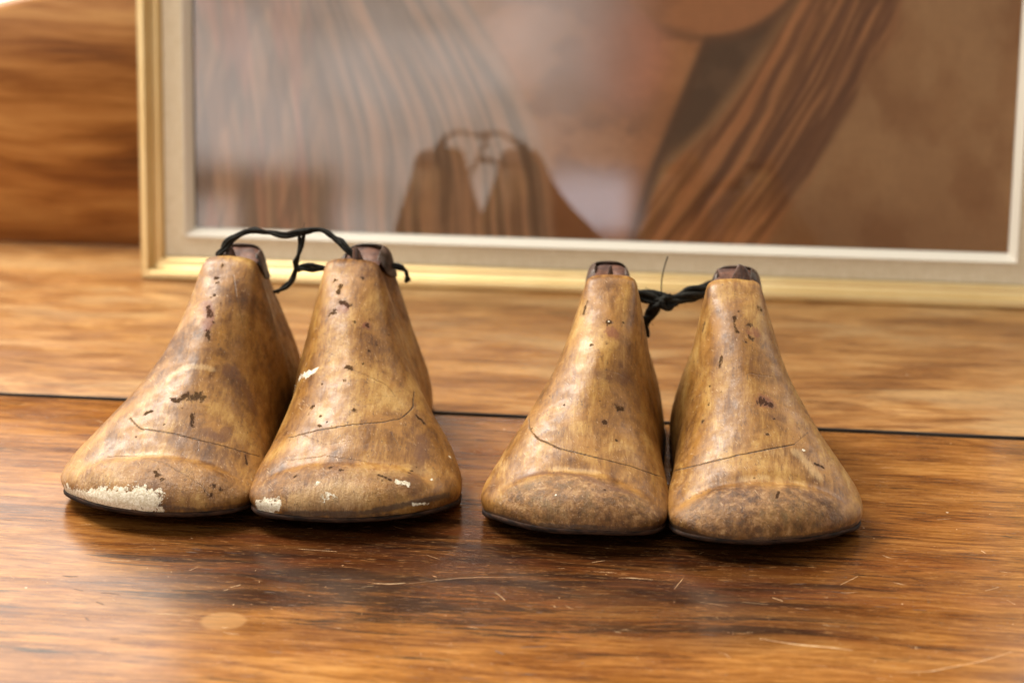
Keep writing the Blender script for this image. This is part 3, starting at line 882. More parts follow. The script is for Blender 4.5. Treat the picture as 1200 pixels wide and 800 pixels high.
#@@MARKS
# wear marks, points on the surface of each last in cm: ([(x, y, z)...], half width, strength)
MARKS = [
    dict(
        line=[([(-1.76, 4.89, 3.54), (-1.13, 4.16, 3.31), (-0.68, 4.01, 3.31), (-0.24, 3.89, 3.29), (0.2, 3.8, 3.26), (0.62, 3.74, 3.22), (1, 3.68, 3.15), (1.37, 3.64, 3.08), (1.74, 3.62, 3), (2.1, 3.62, 2.91), (2.45, 3.65, 2.82), (2.8, 3.71, 2.71), (3.16, 3.81, 2.56), (3.51, 3.99, 2.39), (3.83, 4.3, 2.17), (4.13, 4.7, 1.91)], 0.035), ([(-2.32, 2.9, 2.38), (-1.88, 2.84, 2.43), (-1.43, 2.78, 2.48), (-0.98, 2.69, 2.53), (-0.44, 2.23, 2.6), (0.06, 1.9, 2.62), (0.53, 1.71, 2.6), (0.95, 1.41, 2.5), (1.36, 1.18, 2.37), (1.75, 0.99, 2.24), (2.1, 0.81, 2.08), (2.43, 0.67, 1.9), (2.73, 0.45, 1.58)], 0.03, 0.6), ([(1.74, 11.72, 8.55), (1.92, 11.19, 8.19), (2.07, 10.74, 7.82), (2.21, 10.44, 7.51), (2.33, 10.18, 7.19), (2.44, 9.98, 6.85), (2.55, 9.79, 6.51), (2.66, 9.62, 6.17)], 0.03, 0.5), ([(1.65, 3.6, 3), (1.71, 3.16, 2.78), (1.76, 2.77, 2.54), (1.86, 1.89, 2.47), (1.91, 1.26, 2.33)], 0.02, 0.4)],
        speck=[([(1.02, 11.42, 8.41)], 0.13), ([(1.1, 10.48, 7.83)], 0.09), ([(0.93, 10.37, 7.74)], 0.07), ([(0.89, 9.88, 7.4), (1.09, 9.49, 7.16)], 0.15), ([(0.08, 5.47, 4.29), (0.38, 5.37, 4.26), (0.62, 5.58, 4.39)], 0.12), ([(0.9, 5.55, 4.35), (1.37, 5.72, 4.36)], 0.2), ([(-1.01, 4.88, 3.75), (-0.79, 4.98, 3.86)], 0.12), ([(1.14, 4.81, 3.82), (1.24, 4.29, 3.48)], 0.09), ([(1.1, 8.73, 6.59), (1.18, 8.34, 6.27)], 0.1), ([(0.44, 0.92, 2.32)], 0.13), ([(2.83, 0.91, 1.92)], 0.09), ([(2.81, 0.51, 1.6)], 0.09), ([(3.65, 3.96, 2.26), (3.84, 3.42, 1.98)], 0.04), ([(3.18, 0.89, 1.75)], 0.07), ([(-0.03, 4.22, 3.51)], 0.05), ([(0.64, 5.03, 4.03)], 0.06), ([(-1.23, 3.77, 3.06)], 0.05)],
        red=[([(0.8, 10.04, 7.49), (1.05, 9.39, 7.08), (1.01, 8.91, 6.73)], 0.22, 0.9), ([(0.91, 10.98, 8.13)], 0.15, 0.5), ([(0.1, 5.39, 4.24)], 0.2, 0.5)],
        stain=[([(1.97, 4.12, 3.21), (2.56, 4.04, 2.97), (2.73, 4.6, 3.17)], 0.22, 1), ([(0.97, 11.66, 8.55), (1, 9.5, 7.15), (1.23, 8.03, 6.01)], 0.35, 0.55), ([(2.19, 7.54, 5.11), (2.79, 7.72, 4.58), (3.18, 7.52, 3.86), (3.41, 7.26, 3.36)], 0.28, 0.9), ([(1.85, 12.2, 8.83), (2.44, 11.02, 7.76), (3.09, 10.21, 5.41)], 0.7, 0.45), ([(2.75, 3.04, 2.46), (3.63, 2.19, 1.84)], 0.5, 0.4), ([(-0.51, 1.54, 2.54), (0.86, 0.16, 1.77)], 0.4, 0.5)],
        pale=[([(-0.35, 6.63, 4.85), (0.14, 7.03, 5.22), (0.89, 7.07, 5.36), (1.61, 7.17, 5.21)], 0.13, 1), ([(-3.11, 1.62, 1.68), (-1.08, 0.89, 2.19)], 0.5, 0.6), ([(-1.5, 2.55, 2.43), (-0.02, 2.5, 2.59)], 0.14, 0.6), ([(-1.38, 6.11, 4.21), (-0.11, 4.63, 3.76), (0.52, 4.23, 3.52)], 0.35, 0.5)],
        plaster=[([(-4.1, 2.5, 0.8), (-3.24, 1.51, 0.96), (-2.69, 0.99, 1.1), (-1.92, 0.47, 1.24)], 0.3, 1), ([(-2.91, 1.2, 1), (-2.61, 0.95, 0.99), (-2.17, 0.64, 1.02)], 0.2, 1), ([(-1.92, 0.48, 1.28), (-1.51, 0.31, 1.36), (-1.12, 0.19, 1.43), (-0.74, 0.11, 1.47), (-0.37, 0.05, 1.5), (0.22, -0.04, 1.42)], 0.42, 1), ([(-0.21, 0.17, 1.74)], 0.3, 0.9)],
        grime=[([(0.72, -0.1, 1.27), (1.1, -0.09, 1.23), (1.48, -0.06, 1.18), (1.86, -0.02, 1.13), (2.23, 0.05, 1.06), (2.58, 0.21, 0.96), (2.92, 0.3, 0.98), (3.27, 0.51, 0.94), (3.56, 0.71, 0.91), (3.79, 0.9, 0.92)], 0.16, 0.7)],
    ),
    dict(
        line=[([(-3.95, 5.84, 2.44), (-3.08, 4.69, 3), (-2.61, 4.49, 3.19), (-2.17, 4.41, 3.34), (-1.74, 4.38, 3.47), (-1.37, 4.36, 3.55), (-1.01, 4.37, 3.61), (-0.65, 4.39, 3.68), (-0.29, 4.45, 3.73), (0.07, 4.5, 3.75), (0.42, 4.59, 3.77), (0.76, 4.7, 3.77), (1.11, 4.85, 3.76), (1.48, 5.12, 3.78), (1.85, 5.43, 3.78), (2.23, 6.42, 3.94), (2.2, 7.01, 4.13), (2.16, 7.74, 4.29)], 0.035), ([(-0.85, 7.23, 5.54), (-0.36, 7.04, 5.41), (0.11, 6.96, 5.26), (0.58, 6.89, 5.05), (1.04, 6.86, 4.83), (1.45, 6.52, 4.46)], 0.03, 0.5), ([(-3.65, 2.66, 2.04), (-3.32, 2.85, 2.26), (-2.99, 3.07, 2.47), (-2.61, 2.99, 2.55), (-2.24, 2.94, 2.63), (-1.88, 2.93, 2.69), (-1.52, 2.93, 2.74), (-1.16, 2.95, 2.79), (-0.79, 2.87, 2.77), (-0.43, 2.82, 2.75), (-0.06, 2.78, 2.72), (0.3, 2.76, 2.68), (0.66, 2.74, 2.65)], 0.03, 0.45), ([(1.52, 4.45, 3.43), (1.73, 4.16, 3.2), (1.94, 3.87, 2.98)], 0.02, 0.5), ([(-2.48, 4.45, 3.24), (-2.06, 4.08, 3.21), (-1.65, 3.8, 3.16), (-1.25, 3.56, 3.1), (-0.9, 3.6, 3.16), (-0.54, 3.65, 3.21), (-0.19, 3.72, 3.26)], 0.02, 0.4)],
        speck=[([(-1.7, 11.31, 8.3), (-1.72, 10.91, 8.03)], 0.09), ([(-0.71, 11.84, 8.57)], 0.1), ([(-1.57, 10.43, 7.75), (-1.16, 10.22, 7.66)], 0.16), ([(-1.84, 10, 7.37)], 0.16), ([(-0.17, 9.41, 6.91)], 0.16), ([(-0.86, 7.27, 5.56), (-0.56, 7.14, 5.49)], 0.1), ([(-2.24, 5.85, 4.06)], 0.13), ([(-1.76, 5.13, 3.88)], 0.08), ([(-0.24, 5.18, 4.19)], 0.1), ([(2.5, 6.08, 3.64), (2.82, 6.01, 3.38)], 0.11), ([(1.34, 1.61, 2.45), (1.88, 1.52, 2.28)], 0.08), ([(2.56, 2.39, 2.3)], 0.08), ([(-2.29, 1.34, 2.36)], 0.08), ([(0.04, 8.2, 6.04)], 0.07), ([(-0.34, 1.7, 2.62)], 0.1), ([(-1.92, 6.85, 4.86)], 0.05), ([(-1.42, 4.72, 3.74)], 0.05), ([(0.76, 9.88, 6.34)], 0.05)],
        red=[([(-1.39, 10.11, 7.57)], 0.25, 1), ([(-0.2, 9.39, 6.91)], 0.22, 0.9), ([(-0.78, 4.7, 3.86)], 0.25, 0.5), ([(-0.94, 3.32, 3)], 0.2, 0.4)],
        stain=[([(2.92, 4.78, 2.97), (2.82, 3.25, 2.37), (2.83, 1.57, 1.86)], 0.35, 0.75), ([(-1.75, 12.39, 8.97), (-1.45, 8.82, 6.6)], 0.8, 0.4), ([(-0.09, 15.75, 7.74), (0.76, 10.65, 6.51)], 0.5, 0.4), ([(-3.73, 11.88, 4.63), (-2.16, 8.48, 5.91)], 0.3, 0.4), ([(-1.07, 2.33, 2.6), (-0.22, 1.48, 2.56)], 0.3, 0.6), ([(-3.78, 3.37, 2.15), (-3.04, 3.35, 2.56)], 0.2, 0.4)],
        pale=[([(-1.81, 0.29, 1.75), (-0.77, 0.41, 2.01), (0.28, 0.41, 1.94)], 0.6, 0.9), ([(-3.69, 0.93, 1.55), (-3.65, 2.66, 2.04)], 0.3, 0.5), ([(-1.66, 3.84, 3.18), (-0.16, 3.52, 3.14)], 0.4, 0.5), ([(-3.91, 11.01, 3.51), (-3.6, 8.05, 3.46)], 0.3, 0.5)],
        plaster=[([(-3.78, 0.86, 1.16), (-3.46, 0.62, 1.26), (-3, 0.42, 1.42)], 0.26, 1), ([(-3.53, 0.71, 1.03), (-3.21, 0.51, 1.04)], 0.2, 0.9), ([(-3.52, 9.82, 4.13), (-2.78, 8.08, 4.92), (-2.34, 7.84, 5.24)], 0.13, 0.85), ([(-3.95, 10.75, 3.23), (-3.85, 10.69, 3.53)], 0.09, 0.7), ([(2.14, 1.53, 2.19), (2.57, 1.64, 2.07)], 0.09, 0.9), ([(-1.19, 0.86, 2.29)], 0.12, 0.8), ([(3.5, 2.73, 1.88)], 0.07, 0.8), ([(2.88, 1.13, 1.34), (3.44, 1.62, 1.17)], 0.07, 0.8), ([(4.04, 5.22, 2.08)], 0.07, 0.8), ([(-0.76, 0.29, 1.87)], 0.25, 0.5)],
        grime=[([(-2.52, 0.22, 1.07), (-2.15, 0.13, 1.12), (-1.79, 0.09, 1.15), (-1.44, 0.06, 1.18), (-1.08, 0.04, 1.21), (-0.73, 0.03, 1.23), (-0.38, 0.02, 1.25), (-0.03, 0.02, 1.27), (0.31, 0.06, 1.27), (0.65, 0.12, 1.26), (0.99, 0.2, 1.25), (1.33, 0.3, 1.3), (1.66, 0.42, 1.34), (1.99, 0.58, 1.37), (2.31, 0.76, 1.39), (2.64, 0.97, 1.4), (2.96, 1.22, 1.39), (3.28, 1.51, 1.37), (3.59, 1.86, 1.33), (3.9, 2.24, 1.28), (4.21, 2.66, 1.21)], 0.18, 0.8)],
    ),
    dict(
        line=[([(-2.26, 7.46, 3.72), (-2.2, 6.17, 3.78), (-2.12, 5.43, 3.65), (-1.71, 4.53, 3.51), (-1.38, 4.22, 3.48), (-1.05, 3.97, 3.42), (-0.72, 3.75, 3.35), (-0.37, 3.61, 3.32), (-0.02, 3.5, 3.28), (0.33, 3.41, 3.23), (0.67, 3.34, 3.17), (1.02, 3.29, 3.11), (1.36, 3.26, 3.04), (1.7, 3.26, 2.95), (2.04, 3.29, 2.86), (2.39, 3.36, 2.76), (2.75, 3.43, 2.61), (3.11, 3.6, 2.42), (3.48, 3.98, 2.15), (3.85, 4.7, 1.76)], 0.036), ([(-2.26, 7.46, 3.72), (-2.03, 7.55, 4.07), (-1.88, 8.05, 4.29), (-1.68, 8.29, 4.59), (-1.79, 8.12, 4.43), (-1.58, 8.53, 4.74), (-1.38, 9.19, 5)], 0.025, 0.4), ([(1.02, 7.34, 5.88), (1.37, 7.41, 5.78), (1.73, 7.55, 5.65), (2.08, 7.67, 5.39), (2.44, 7.92, 5.09)], 0.025, 0.35)],
        speck=[([(0.15, 10.85, 8.07), (0.01, 10.41, 7.62)], 0.08), ([(1.2, 9.51, 7.44)], 0.13), ([(1.78, 6.12, 4.48)], 0.18), ([(1.2, 5.13, 4.12)], 0.1), ([(0.48, 8.47, 6.68)], 0.08), ([(-0.63, 5.95, 4.63)], 0.06), ([(1.75, 4.44, 3.54)], 0.07), ([(1.86, 9.73, 7.4)], 0.06), ([(-1.34, 6.99, 4.7)], 0.05), ([(1.15, 8.47, 6.75)], 0.05), ([(1.35, 1.15, 2.46)], 0.09), ([(1.92, 6.18, 4.43)], 0.1), ([(0.94, 6.02, 4.82)], 0.04), ([(-2.03, 5.34, 3.69)], 0.05)],
        red=[([(1.36, 9.03, 7.1)], 0.3, 0.9), ([(1.84, 9.3, 7.09)], 0.15, 0.4)],
        stain=[([(0.86, 7.06, 5.69), (1.73, 7.4, 5.51), (2.44, 7.84, 5.02), (2.68, 7.09, 4.15)], 0.4, 0.65), ([(0.28, 12, 8.86), (0.82, 8.75, 6.94)], 0.7, 0.4), ([(-0.22, 7.4, 5.65), (0.67, 7.29, 5.89)], 0.3, 0.5), ([(-0.99, 4.58, 3.79)], 0.13, 1), ([(-2.37, 2.78, 2.35), (-1.16, 2.47, 2.68), (0.22, 2.06, 2.75), (1.25, 1.45, 2.58), (2.6, 1.24, 2.19)], 0.16, 0.75), ([(-3.76, 4.71, 1.83), (-3.43, 3.2, 1.84)], 0.4, 0.5), ([(2.9, 12.14, 6.18), (3.12, 15.65, 3.99)], 0.4, 0.45)],
        pale=[([(-0.83, 2.75, 2.75), (0.88, 2.51, 2.72)], 0.16, 0.9), ([(-1.4, 0.91, 2.03), (-0.36, 0.35, 1.74)], 0.25, 0.6), ([(-1.53, 5.72, 4.13), (-0.58, 4.31, 3.71)], 0.4, 0.5), ([(0.63, 4.32, 3.74), (2.19, 4.23, 3.26)], 0.4, 0.4), ([(-3.4, 5.08, 2.26), (-3.15, 3.95, 2.31)], 0.25, 0.6)],
        plaster=[([(1.2, 9.57, 7.48)], 0.035, 1), ([(-0.73, 0.92, 2.26)], 0.05, 0.8)],
        grime=[([(-3.84, 2.79, 0.72), (-3.53, 2.24, 0.82), (-3.14, 1.77, 0.92), (-2.77, 1.35, 0.99), (-2.41, 1.03, 1.02), (-2.06, 0.79, 1.03), (-1.71, 0.6, 1.02), (-1.37, 0.54, 0.95), (-1.02, 0.36, 1), (-0.68, 0.25, 1.02), (-0.35, 0.17, 1.02), (-0.01, 0.12, 1.02), (0.32, 0.1, 1), (0.67, 0.07, 1.03), (1.02, 0.05, 1.05), (1.37, 0.05, 1.07), (1.72, 0.06, 1.08), (2.07, 0.09, 1.09), (2.42, 0.16, 1.07), (2.77, 0.28, 1.04), (3.12, 0.49, 0.98), (3.42, 0.75, 0.93)], 0.14, 0.8)],
    ),
    dict(
        line=[([(-3.86, 5.72, 1.83), (-3.61, 4.88, 2.23), (-3.24, 4.29, 2.55), (-2.86, 3.98, 2.77), (-2.53, 3.84, 2.92), (-2.19, 3.76, 3.04), (-1.86, 3.72, 3.15), (-1.52, 3.71, 3.25), (-1.19, 3.74, 3.34), (-0.85, 3.77, 3.41), (-0.51, 3.83, 3.47), (-0.17, 3.91, 3.52), (0.17, 4.02, 3.56), (0.54, 4.15, 3.6), (0.92, 4.31, 3.62), (1.29, 4.5, 3.64)], 0.042), ([(1.29, 4.5, 3.64), (1.61, 4.95, 3.77), (1.95, 5.56, 3.84)], 0.025, 0.4), ([(-1.15, 7.11, 5.63), (-0.63, 7.36, 5.93), (-0.22, 7.41, 5.87), (0.19, 7.54, 5.78), (0.62, 7.78, 5.65)], 0.02, 0.35), ([(0.99, 8.22, 5.52), (1.22, 8.14, 5.23), (1.45, 8.09, 4.93), (1.68, 8.09, 4.61), (1.87, 7.97, 4.32)], 0.02, 0.3)],
        speck=[([(-1.23, 9.86, 7.81), (-1.27, 9.54, 7.58), (-1.14, 9.17, 7.32)], 0.07), ([(-0.55, 9.56, 7.53)], 0.15), ([(-0.53, 8.98, 7.11)], 0.14), ([(-0.76, 8.69, 6.97)], 0.06), ([(-0.09, 6.25, 5.05), (0.25, 6.17, 4.91)], 0.15), ([(0.14, 4.7, 4)], 0.1), ([(2.16, 3.86, 3.02), (2.52, 3.85, 2.86)], 0.08), ([(-2.91, 8.4, 4.48)], 0.08), ([(-2.65, 6.51, 3.92)], 0.1), ([(-1.84, 8.38, 6.33), (-1.93, 8.13, 6.04)], 0.1), ([(-2.35, 7.76, 5.18)], 0.07), ([(0.51, 1.52, 2.54), (0.41, 1.18, 2.4)], 0.06), ([(-2.57, 10.85, 7.28), (-2.67, 10.79, 6.82)], 0.05), ([(-0.45, 2.63, 2.73)], 0.06), ([(0.46, 5.51, 4.46)], 0.06)],
        red=[([(-0.4, 9.31, 7.3)], 0.25, 0.9), ([(0.05, 6.25, 5.02)], 0.32, 0.8)],
        stain=[([(-1.12, 11.47, 8.83), (-0.89, 8.03, 6.46), (-0.1, 7.7, 6.03)], 0.6, 0.5), ([(-0.82, 6.02, 4.89), (-0.14, 5.65, 4.66), (0.55, 5.63, 4.51)], 0.35, 0.5), ([(-2.22, 0.6, 1.93), (-1.23, 1.5, 2.5), (0.13, 2.28, 2.61), (1.43, 1.74, 2.49), (2.77, 1.52, 1.72)], 0.25, 0.5), ([(-2.19, 9.47, 6.93), (-1.84, 7.91, 5.92)], 0.3, 0.5), ([(-3.02, 8.29, 4.1), (-2.52, 5.88, 3.8)], 0.3, 0.35)],
        pale=[([(1.37, 4.12, 3.41), (1.86, 3.69, 3.04), (2.27, 3.25, 2.67)], 0.2, 1), ([(-0.95, 2.61, 2.69), (0.06, 2.69, 2.76)], 0.14, 0.9), ([(-2.02, 4.99, 3.75), (-1.18, 4.28, 3.65)], 0.4, 0.5), ([(-3.03, 3.44, 2.45), (-2.21, 1.74, 2.39)], 0.3, 0.4), ([(0.17, 3.87, 3.47), (0.85, 3.89, 3.39)], 0.2, 0.6)],
        plaster=[([(1.68, 4.34, 3.44)], 0.08, 0.6), ([(-0.95, 2.56, 2.65)], 0.03, 0.6)],
        grime=[([(-3.59, 1.02, 0.93), (-3.39, 0.79, 0.89), (-3.08, 0.5, 0.97), (-2.81, 0.33, 0.95), (-2.49, 0.17, 0.97), (-2.18, 0.07, 0.97), (-1.86, 0.01, 0.95), (-1.54, -0.01, 0.92), (-1.22, -0.01, 0.88), (-0.9, -0.08, 0.94), (-0.58, -0.09, 0.98), (-0.25, -0.08, 1), (0.08, -0.04, 1.02), (0.41, 0.05, 1.02), (0.74, 0.14, 1.01), (1.07, 0.25, 1.01), (1.41, 0.36, 0.99), (1.74, 0.51, 0.97), (2.04, 0.67, 0.98), (2.45, 0.93, 0.95), (2.81, 1.22, 0.95), (3.19, 1.62, 0.92), (3.58, 2.08, 0.85), (3.9, 2.52, 0.83)], 0.14, 0.8)],
    ),
]
#@@ENDMARKS
LABELS = [
    'leftmost wooden shoe last, a wide strip of white plaster along its toe',
    'wooden shoe last second from left, small white chip at its toe corner',
    'wooden shoe last third from left, thin curved saw line down its left flank',
    'rightmost wooden shoe last, thin dark crack running across its instep',
]


def make_last(i):
    P = LASTS[i]; mk = MARKS[i]; mir, sc, sd = P['mir'], P['sc'], P['seed']
    root = empty('shoe_last', (P['x'], P['y'], 0.0), -math.radians(P['h']))
    tag(root, LABELS[i], 'shoe last', 'wooden shoe lasts standing in pairs on the table')
    mulv = np.array([mir * sc * P['wx'], sc, sc * P.get('hz', 1.0)])

    def fin(A):
        A = A.reshape(-1, 3).copy()
        # gentle hand-made unevenness
        low = np.stack([fbm(A * 0.22 + k * 9.0, sd + k, 2) - 0.5 for k in range(3)], -1)
        f = np.clip(A[:, 2:3] / 1.2, 0, 1)
        A = A + low * 0.34 * f
        A = A * mulv
        return A

    # ---- body
    s = stations(300, 60)
    NTB = 420
    R = last_rings(s, NTB)
    R[:, :, 2] += 0.20                                  # stands on its sole
    # toe ridge: the dent behind the toe cap
    V = fin(R)
    X0 = R[:, :, 0].ravel(); Y0 = R[:, :, 1].ravel(); Z0 = R[:, :, 2].ravel()
    upper = (Z0 > 0.25).astype(float)
    arc = 2.2 - 0.045 * (X0 - 0.2) ** 2 + 0.16 * np.clip(-X0, 0, 9) + 0.5 * (fbm(np.stack([X0 * 0.5, Y0 * 0.2, Z0 * 0 + sd * 3.3], -1), sd + 2, 3) - 0.5) + 0.12 * (fbm(np.stack([X0, Y0 * 0, Y0 * 0 + sd], -1), sd, 2) - 0.5)
    dent = np.exp(-((Y0 - arc - 0.25) / 0.38) ** 2) * sstep(4.0, 2.6, np.abs(X0))
    bumpm = np.exp(-((Y0 - arc + 0.5) / 0.5) ** 2) * sstep(3.6, 2.0, np.abs(X0))
    V[:, 2] += (0.07 * bumpm - 0.09 * dent * (0.5 + fbm(np.stack([X0 * 0.7, Y0 * 0, Z0 * 0 + sd], -1), sd + 6, 2))) * sc * upper
    F = grid_faces(len(s), NTB, True)
    if mir < 0:
        F = F[:, ::-1]
    body = link_mesh('body', V, F, BODYM[i], root)
    toe = sstep(0.45, -0.85, Y0 - arc + 0.8 * (fbm(np.stack([X0 * 0.9, Y0 * 0.9, Z0], -1), sd + 1, 3) - 0.5)) * sstep(4.3, 2.6, np.abs(X0) - 0.2) * upper
    toe = np.clip(toe + 0.9 * sstep(0.9, 0.35, Z0 - 0.2 - pinterp(Y0, ks, k_zb)) * sstep(3.2, 1.5, Y0), 0, 1)
    wob = (fbm(np.stack([X0 * 1.5, Y0 * 1.5, Z0], -1), sd + 3, 3) - 0.5)
    ms = {k: np.zeros(len(X0)) for k in ('line', 'speck', 'red', 'stain', 'pale', 'plaster', 'grime')}
    for k, lst in mk.items():
        for item in lst:
            pts, w = item[0], item[1]
            amt = item[2] if len(item) > 2 else 1.0
            ragged = {'line': 0.9, 'speck': 1.2, 'plaster': 0.8}.get(k, 1.0)
            w = w * {'speck': 1.0, 'plaster': 1.25, 'pale': 1.5, 'stain': 1.3, 'red': 1.3, 'line': 0.8}.get(k, 1.0)
            soft = {'line': 0.35, 'speck': 0.9, 'stain': 0.95, 'pale': 0.95, 'plaster': 0.85, 'grime': 0.9}.get(k, 0.9)
            mm = poly_mask(V, pts, w, soft, wob * ragged)
            ms[k] = np.maximum(ms[k], mm * amt * upper)
    # every nick has a faint brown halo and a scatter of smaller ones near it
    rs_ = np.random.RandomState(sd)
    for item in mk['speck']:
        p0 = np.array(item[0][0]); w_ = item[1]
        ms['stain'] = np.maximum(ms['stain'], poly_mask(V, item[0], w_ * 2.4, 0.95, wob) * 0.55)
        for _ in range(rs_.randint(2, 6)):
            q = p0 + rs_.normal(size=3) * np.array([0.30, 0.55, 0.5])
            ms['speck'] = np.maximum(ms['speck'], poly_mask(V, [q], w_ * rs_.uniform(0.3, 0.8) + 0.03, 0.9, wob) * 0.9)
    # grime along the feather edge
    fe = sstep(0.32, 0.12, Z0 - 0.2 - pinterp(Y0, ks, k_zb)) * (0.45 + 0.6 * fbm(np.stack([X0 * 1.1, Y0 * 1.1, Z0 * 0], -1), sd + 9, 3))
    ms['grime'] = np.maximum(ms['grime'], fe * 0.9 * (1 - 0.9 * (ms['plaster'] > 0.3)))
    vattr(body, 'm1', np.stack([ms['line'], ms['speck'], ms['plaster'], toe], -1))
    vattr(body, 'm2', np.stack([ms['stain'], ms['red'], ms['pale'], ms['grime']], -1))

    # ---- leather sole: a thin slab following the bottom outline
    s2 = np.concatenate([(1 - np.cos(np.linspace(0, np.pi/2, 30))) * 2, np.linspace(2, 16, 50)[1:], 16 + 2.6 * np.sin(np.linspace(0, np.pi/2, 24))[1:]])
    wl, wr, cx, zb = (pinterp(s2, ks, k) for k in (k_wl, k_wr, k_cx, k_zb))
    o = 0.035
    prof = [(0.0, 0.20), (o, 0.195), (o + .03, 0.15), (o + .03, 0.06), (o, 0.01), (-0.12, 0.0)]
    rows = []
    yo = lambda d: (s2 - SL / 2) * (1 + d / (SL / 2)) + SL / 2
    for sg, w in ((-1, wl), (1, wr)):
        pr = prof if sg < 0 else prof[::-1]
        if sg > 0:
            pass
        for d, z in pr:
            ww = np.maximum(w + d * np.minimum(1, w / 0.5), 0)
            x = cx + sg * ww
            nz_ = fbm(np.stack([x * 0.9, s2 * 0.9, s2 * 0 + z * 4], -1), sd + 40, 4) - 0.5
            zz = zb + z + 0.02 * np.sin(s2 * 2.1 + sd) + (0.11 * nz_ if z < 0.15 else 0.0)
            yy = yo(d) + (1 - sstep(0.0, 8.0, s2)) * skewf(x)
            rows.append(np.stack([x, yy, zz], -1))
    R2 = np.stack(rows, 1)
    order = list(range(5, -1, -1)) + list(range(11, 5, -1))
    R2 = R2[:, order]
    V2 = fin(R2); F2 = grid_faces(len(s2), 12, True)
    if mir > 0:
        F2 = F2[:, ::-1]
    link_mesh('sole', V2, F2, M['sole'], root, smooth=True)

    # ---- leather collar: a band hugging the neck from behind
    s3 = np.concatenate([np.linspace(13.8, 16.0, 36), 16.0 + 1.15 * np.linspace(0, 1, 20)[1:]])
    NC = 260
    R3 = last_rings(s3, NC); R3[:, :, 2] += 0.20
    nsd = (NC - int(NC * NB_)) // 2
    du = np.gradient(R3, axis=0); dv = (np.roll(R3, -1, 1) - np.roll(R3, 1, 1))
    nn = np.cross(dv, du); nn /= np.linalg.norm(nn, axis=2)[:, :, None] + 1e-9
    cent = np.array([1.1, 14.5, 5.0])
    sg = np.sign(np.sum(nn * (R3 - cent), axis=2).mean()); nn = nn * sg
    zt3 = pinterp(s3, z_s, z_t)
    drop = zt3[:, None] - R3[:, :, 2]
    hoff = np.abs(R3[:, :, 0] - 1.1)
    O = R3 + nn * 0.035
    O[:, :, 2] += 0.66 * sstep(0.55, 0.0, drop) * sstep(13.8, 14.7, R3[:, :, 1]) + 0.03 * np.sin(R3[:, :, 1] * 3 + sd)
    ja = np.arange(NC)
    low = 7.35 - 0.35 * np.sin((R3[:, :, 1] - 13.3) * 1.2 + sd) + 0.9 * sstep(14.4, 13.8, R3[:, :, 1])
    keepv = (R3[:, :, 2] > low) & (ja[None, :] < 2 * nsd) & ~((hoff < 0.70) & (R3[:, :, 1] < 15.75) & (drop < 0.6))
    Fg = grid_faces(len(s3), NC, True)
    kf = keepv.ravel()[Fg].all(1)
    Fg = Fg[kf]
    used = np.unique(Fg); mp = -np.ones(len(s3) * NC, int); mp[used] = np.arange(len(used))
    V4 = fin(O)[used]; F4 = mp[Fg]
    if mir * sg < 0:
        F4 = F4[:, ::-1]
    co_ = link_mesh('collar', V4, F4, M['collar'], root)
    sm_ = co_.modifiers.new('thick', 'SOLIDIFY'); sm_.thickness = 0.0011; sm_.offset = 0.0
    co_.modifiers.new('round', 'SUBSURF').render_levels = 1

    # ---- reddish deck with a hollow, seen over the front ridge
    gx, gy = np.meshgrid(np.linspace(-1, 1, 28), np.linspace(0, 1, 40), indexing='ij')
    dx = 1.1 + gx * (0.92 - 0.15 * gy ** 3)
    dy = 12.15 + gy * 3.9
    hol = np.exp(-((gx / 0.55) ** 2 + ((gy - 0.42) / 0.25) ** 2) * 1.2)
    dzv = 8.46 + 0.10 * gy - 0.35 * hol + 0.10 * (fbm(np.stack([dx * 2, dy * 2, dx * 0 + sd], -1), sd, 3) - 0.5) - 0.15 * np.abs(gx) ** 3 - 0.12 * (1 - gy) ** 6
    V5 = fin(np.stack([dx, dy, dzv], -1)); F5 = grid_faces(28, 40)
    if mir < 0:
        F5 = F5[:, ::-1]
    link_mesh('deck', V5, F5, M['deck'], root)

    # ---- broken peg standing at the front of the deck
    px, py, hgt, rad = PEG[i]
    n = 14; a = np.arange(n) / n * 2 * np.pi
    rings = []
    for k, (zz, rr) in enumerate(((-.25, 1.15), (0.0, 1.1), (.35, .9), (.7, .62), (.92, .36), (1.0, .08))):
        j = 1 + 0.16 * np.sin(a * 3 + sd + k)
        rings.append(np.stack([px + rr * rad * np.cos(a) * j + 0.10 * rad * k, py + 0.7 * rr * rad * np.sin(a) * j, 8.85 + hgt * zz + 0 * a], -1))
    V6 = fin(np.stack(rings, 0))
    F6 = grid_faces(6, n, True)
    if mir < 0:
        F6 = F6[:, ::-1]
    link_mesh('peg', V6, F6, M['peg'], root)
    return root


PEG = [(0.95, 12.7, 0.50, 0.26), (0.95, 12.3, 0.75, 0.24), (1.1, 12.5, 0.55, 0.13), (0.75, 12.4, 0.80, 0.42)]
BODYM = [
    mat_last('last_wood_worn', (3, 1, 2), (0.95, 0.95, 0.95), 0.3),
    mat_last('last_wood_tan', (23, 11, 7), (0.97, 0.96, 0.95), 0.5),
    mat_last('last_wood_pale', (43, 31, 2), (1.0, 1.0, 1.0), 0.95),
    mat_last('last_wood_grey', (63, 51, 12), (0.98, 1.0, 1.05), 0.95),
]
roots = [make_last(i) for i in range(4)]

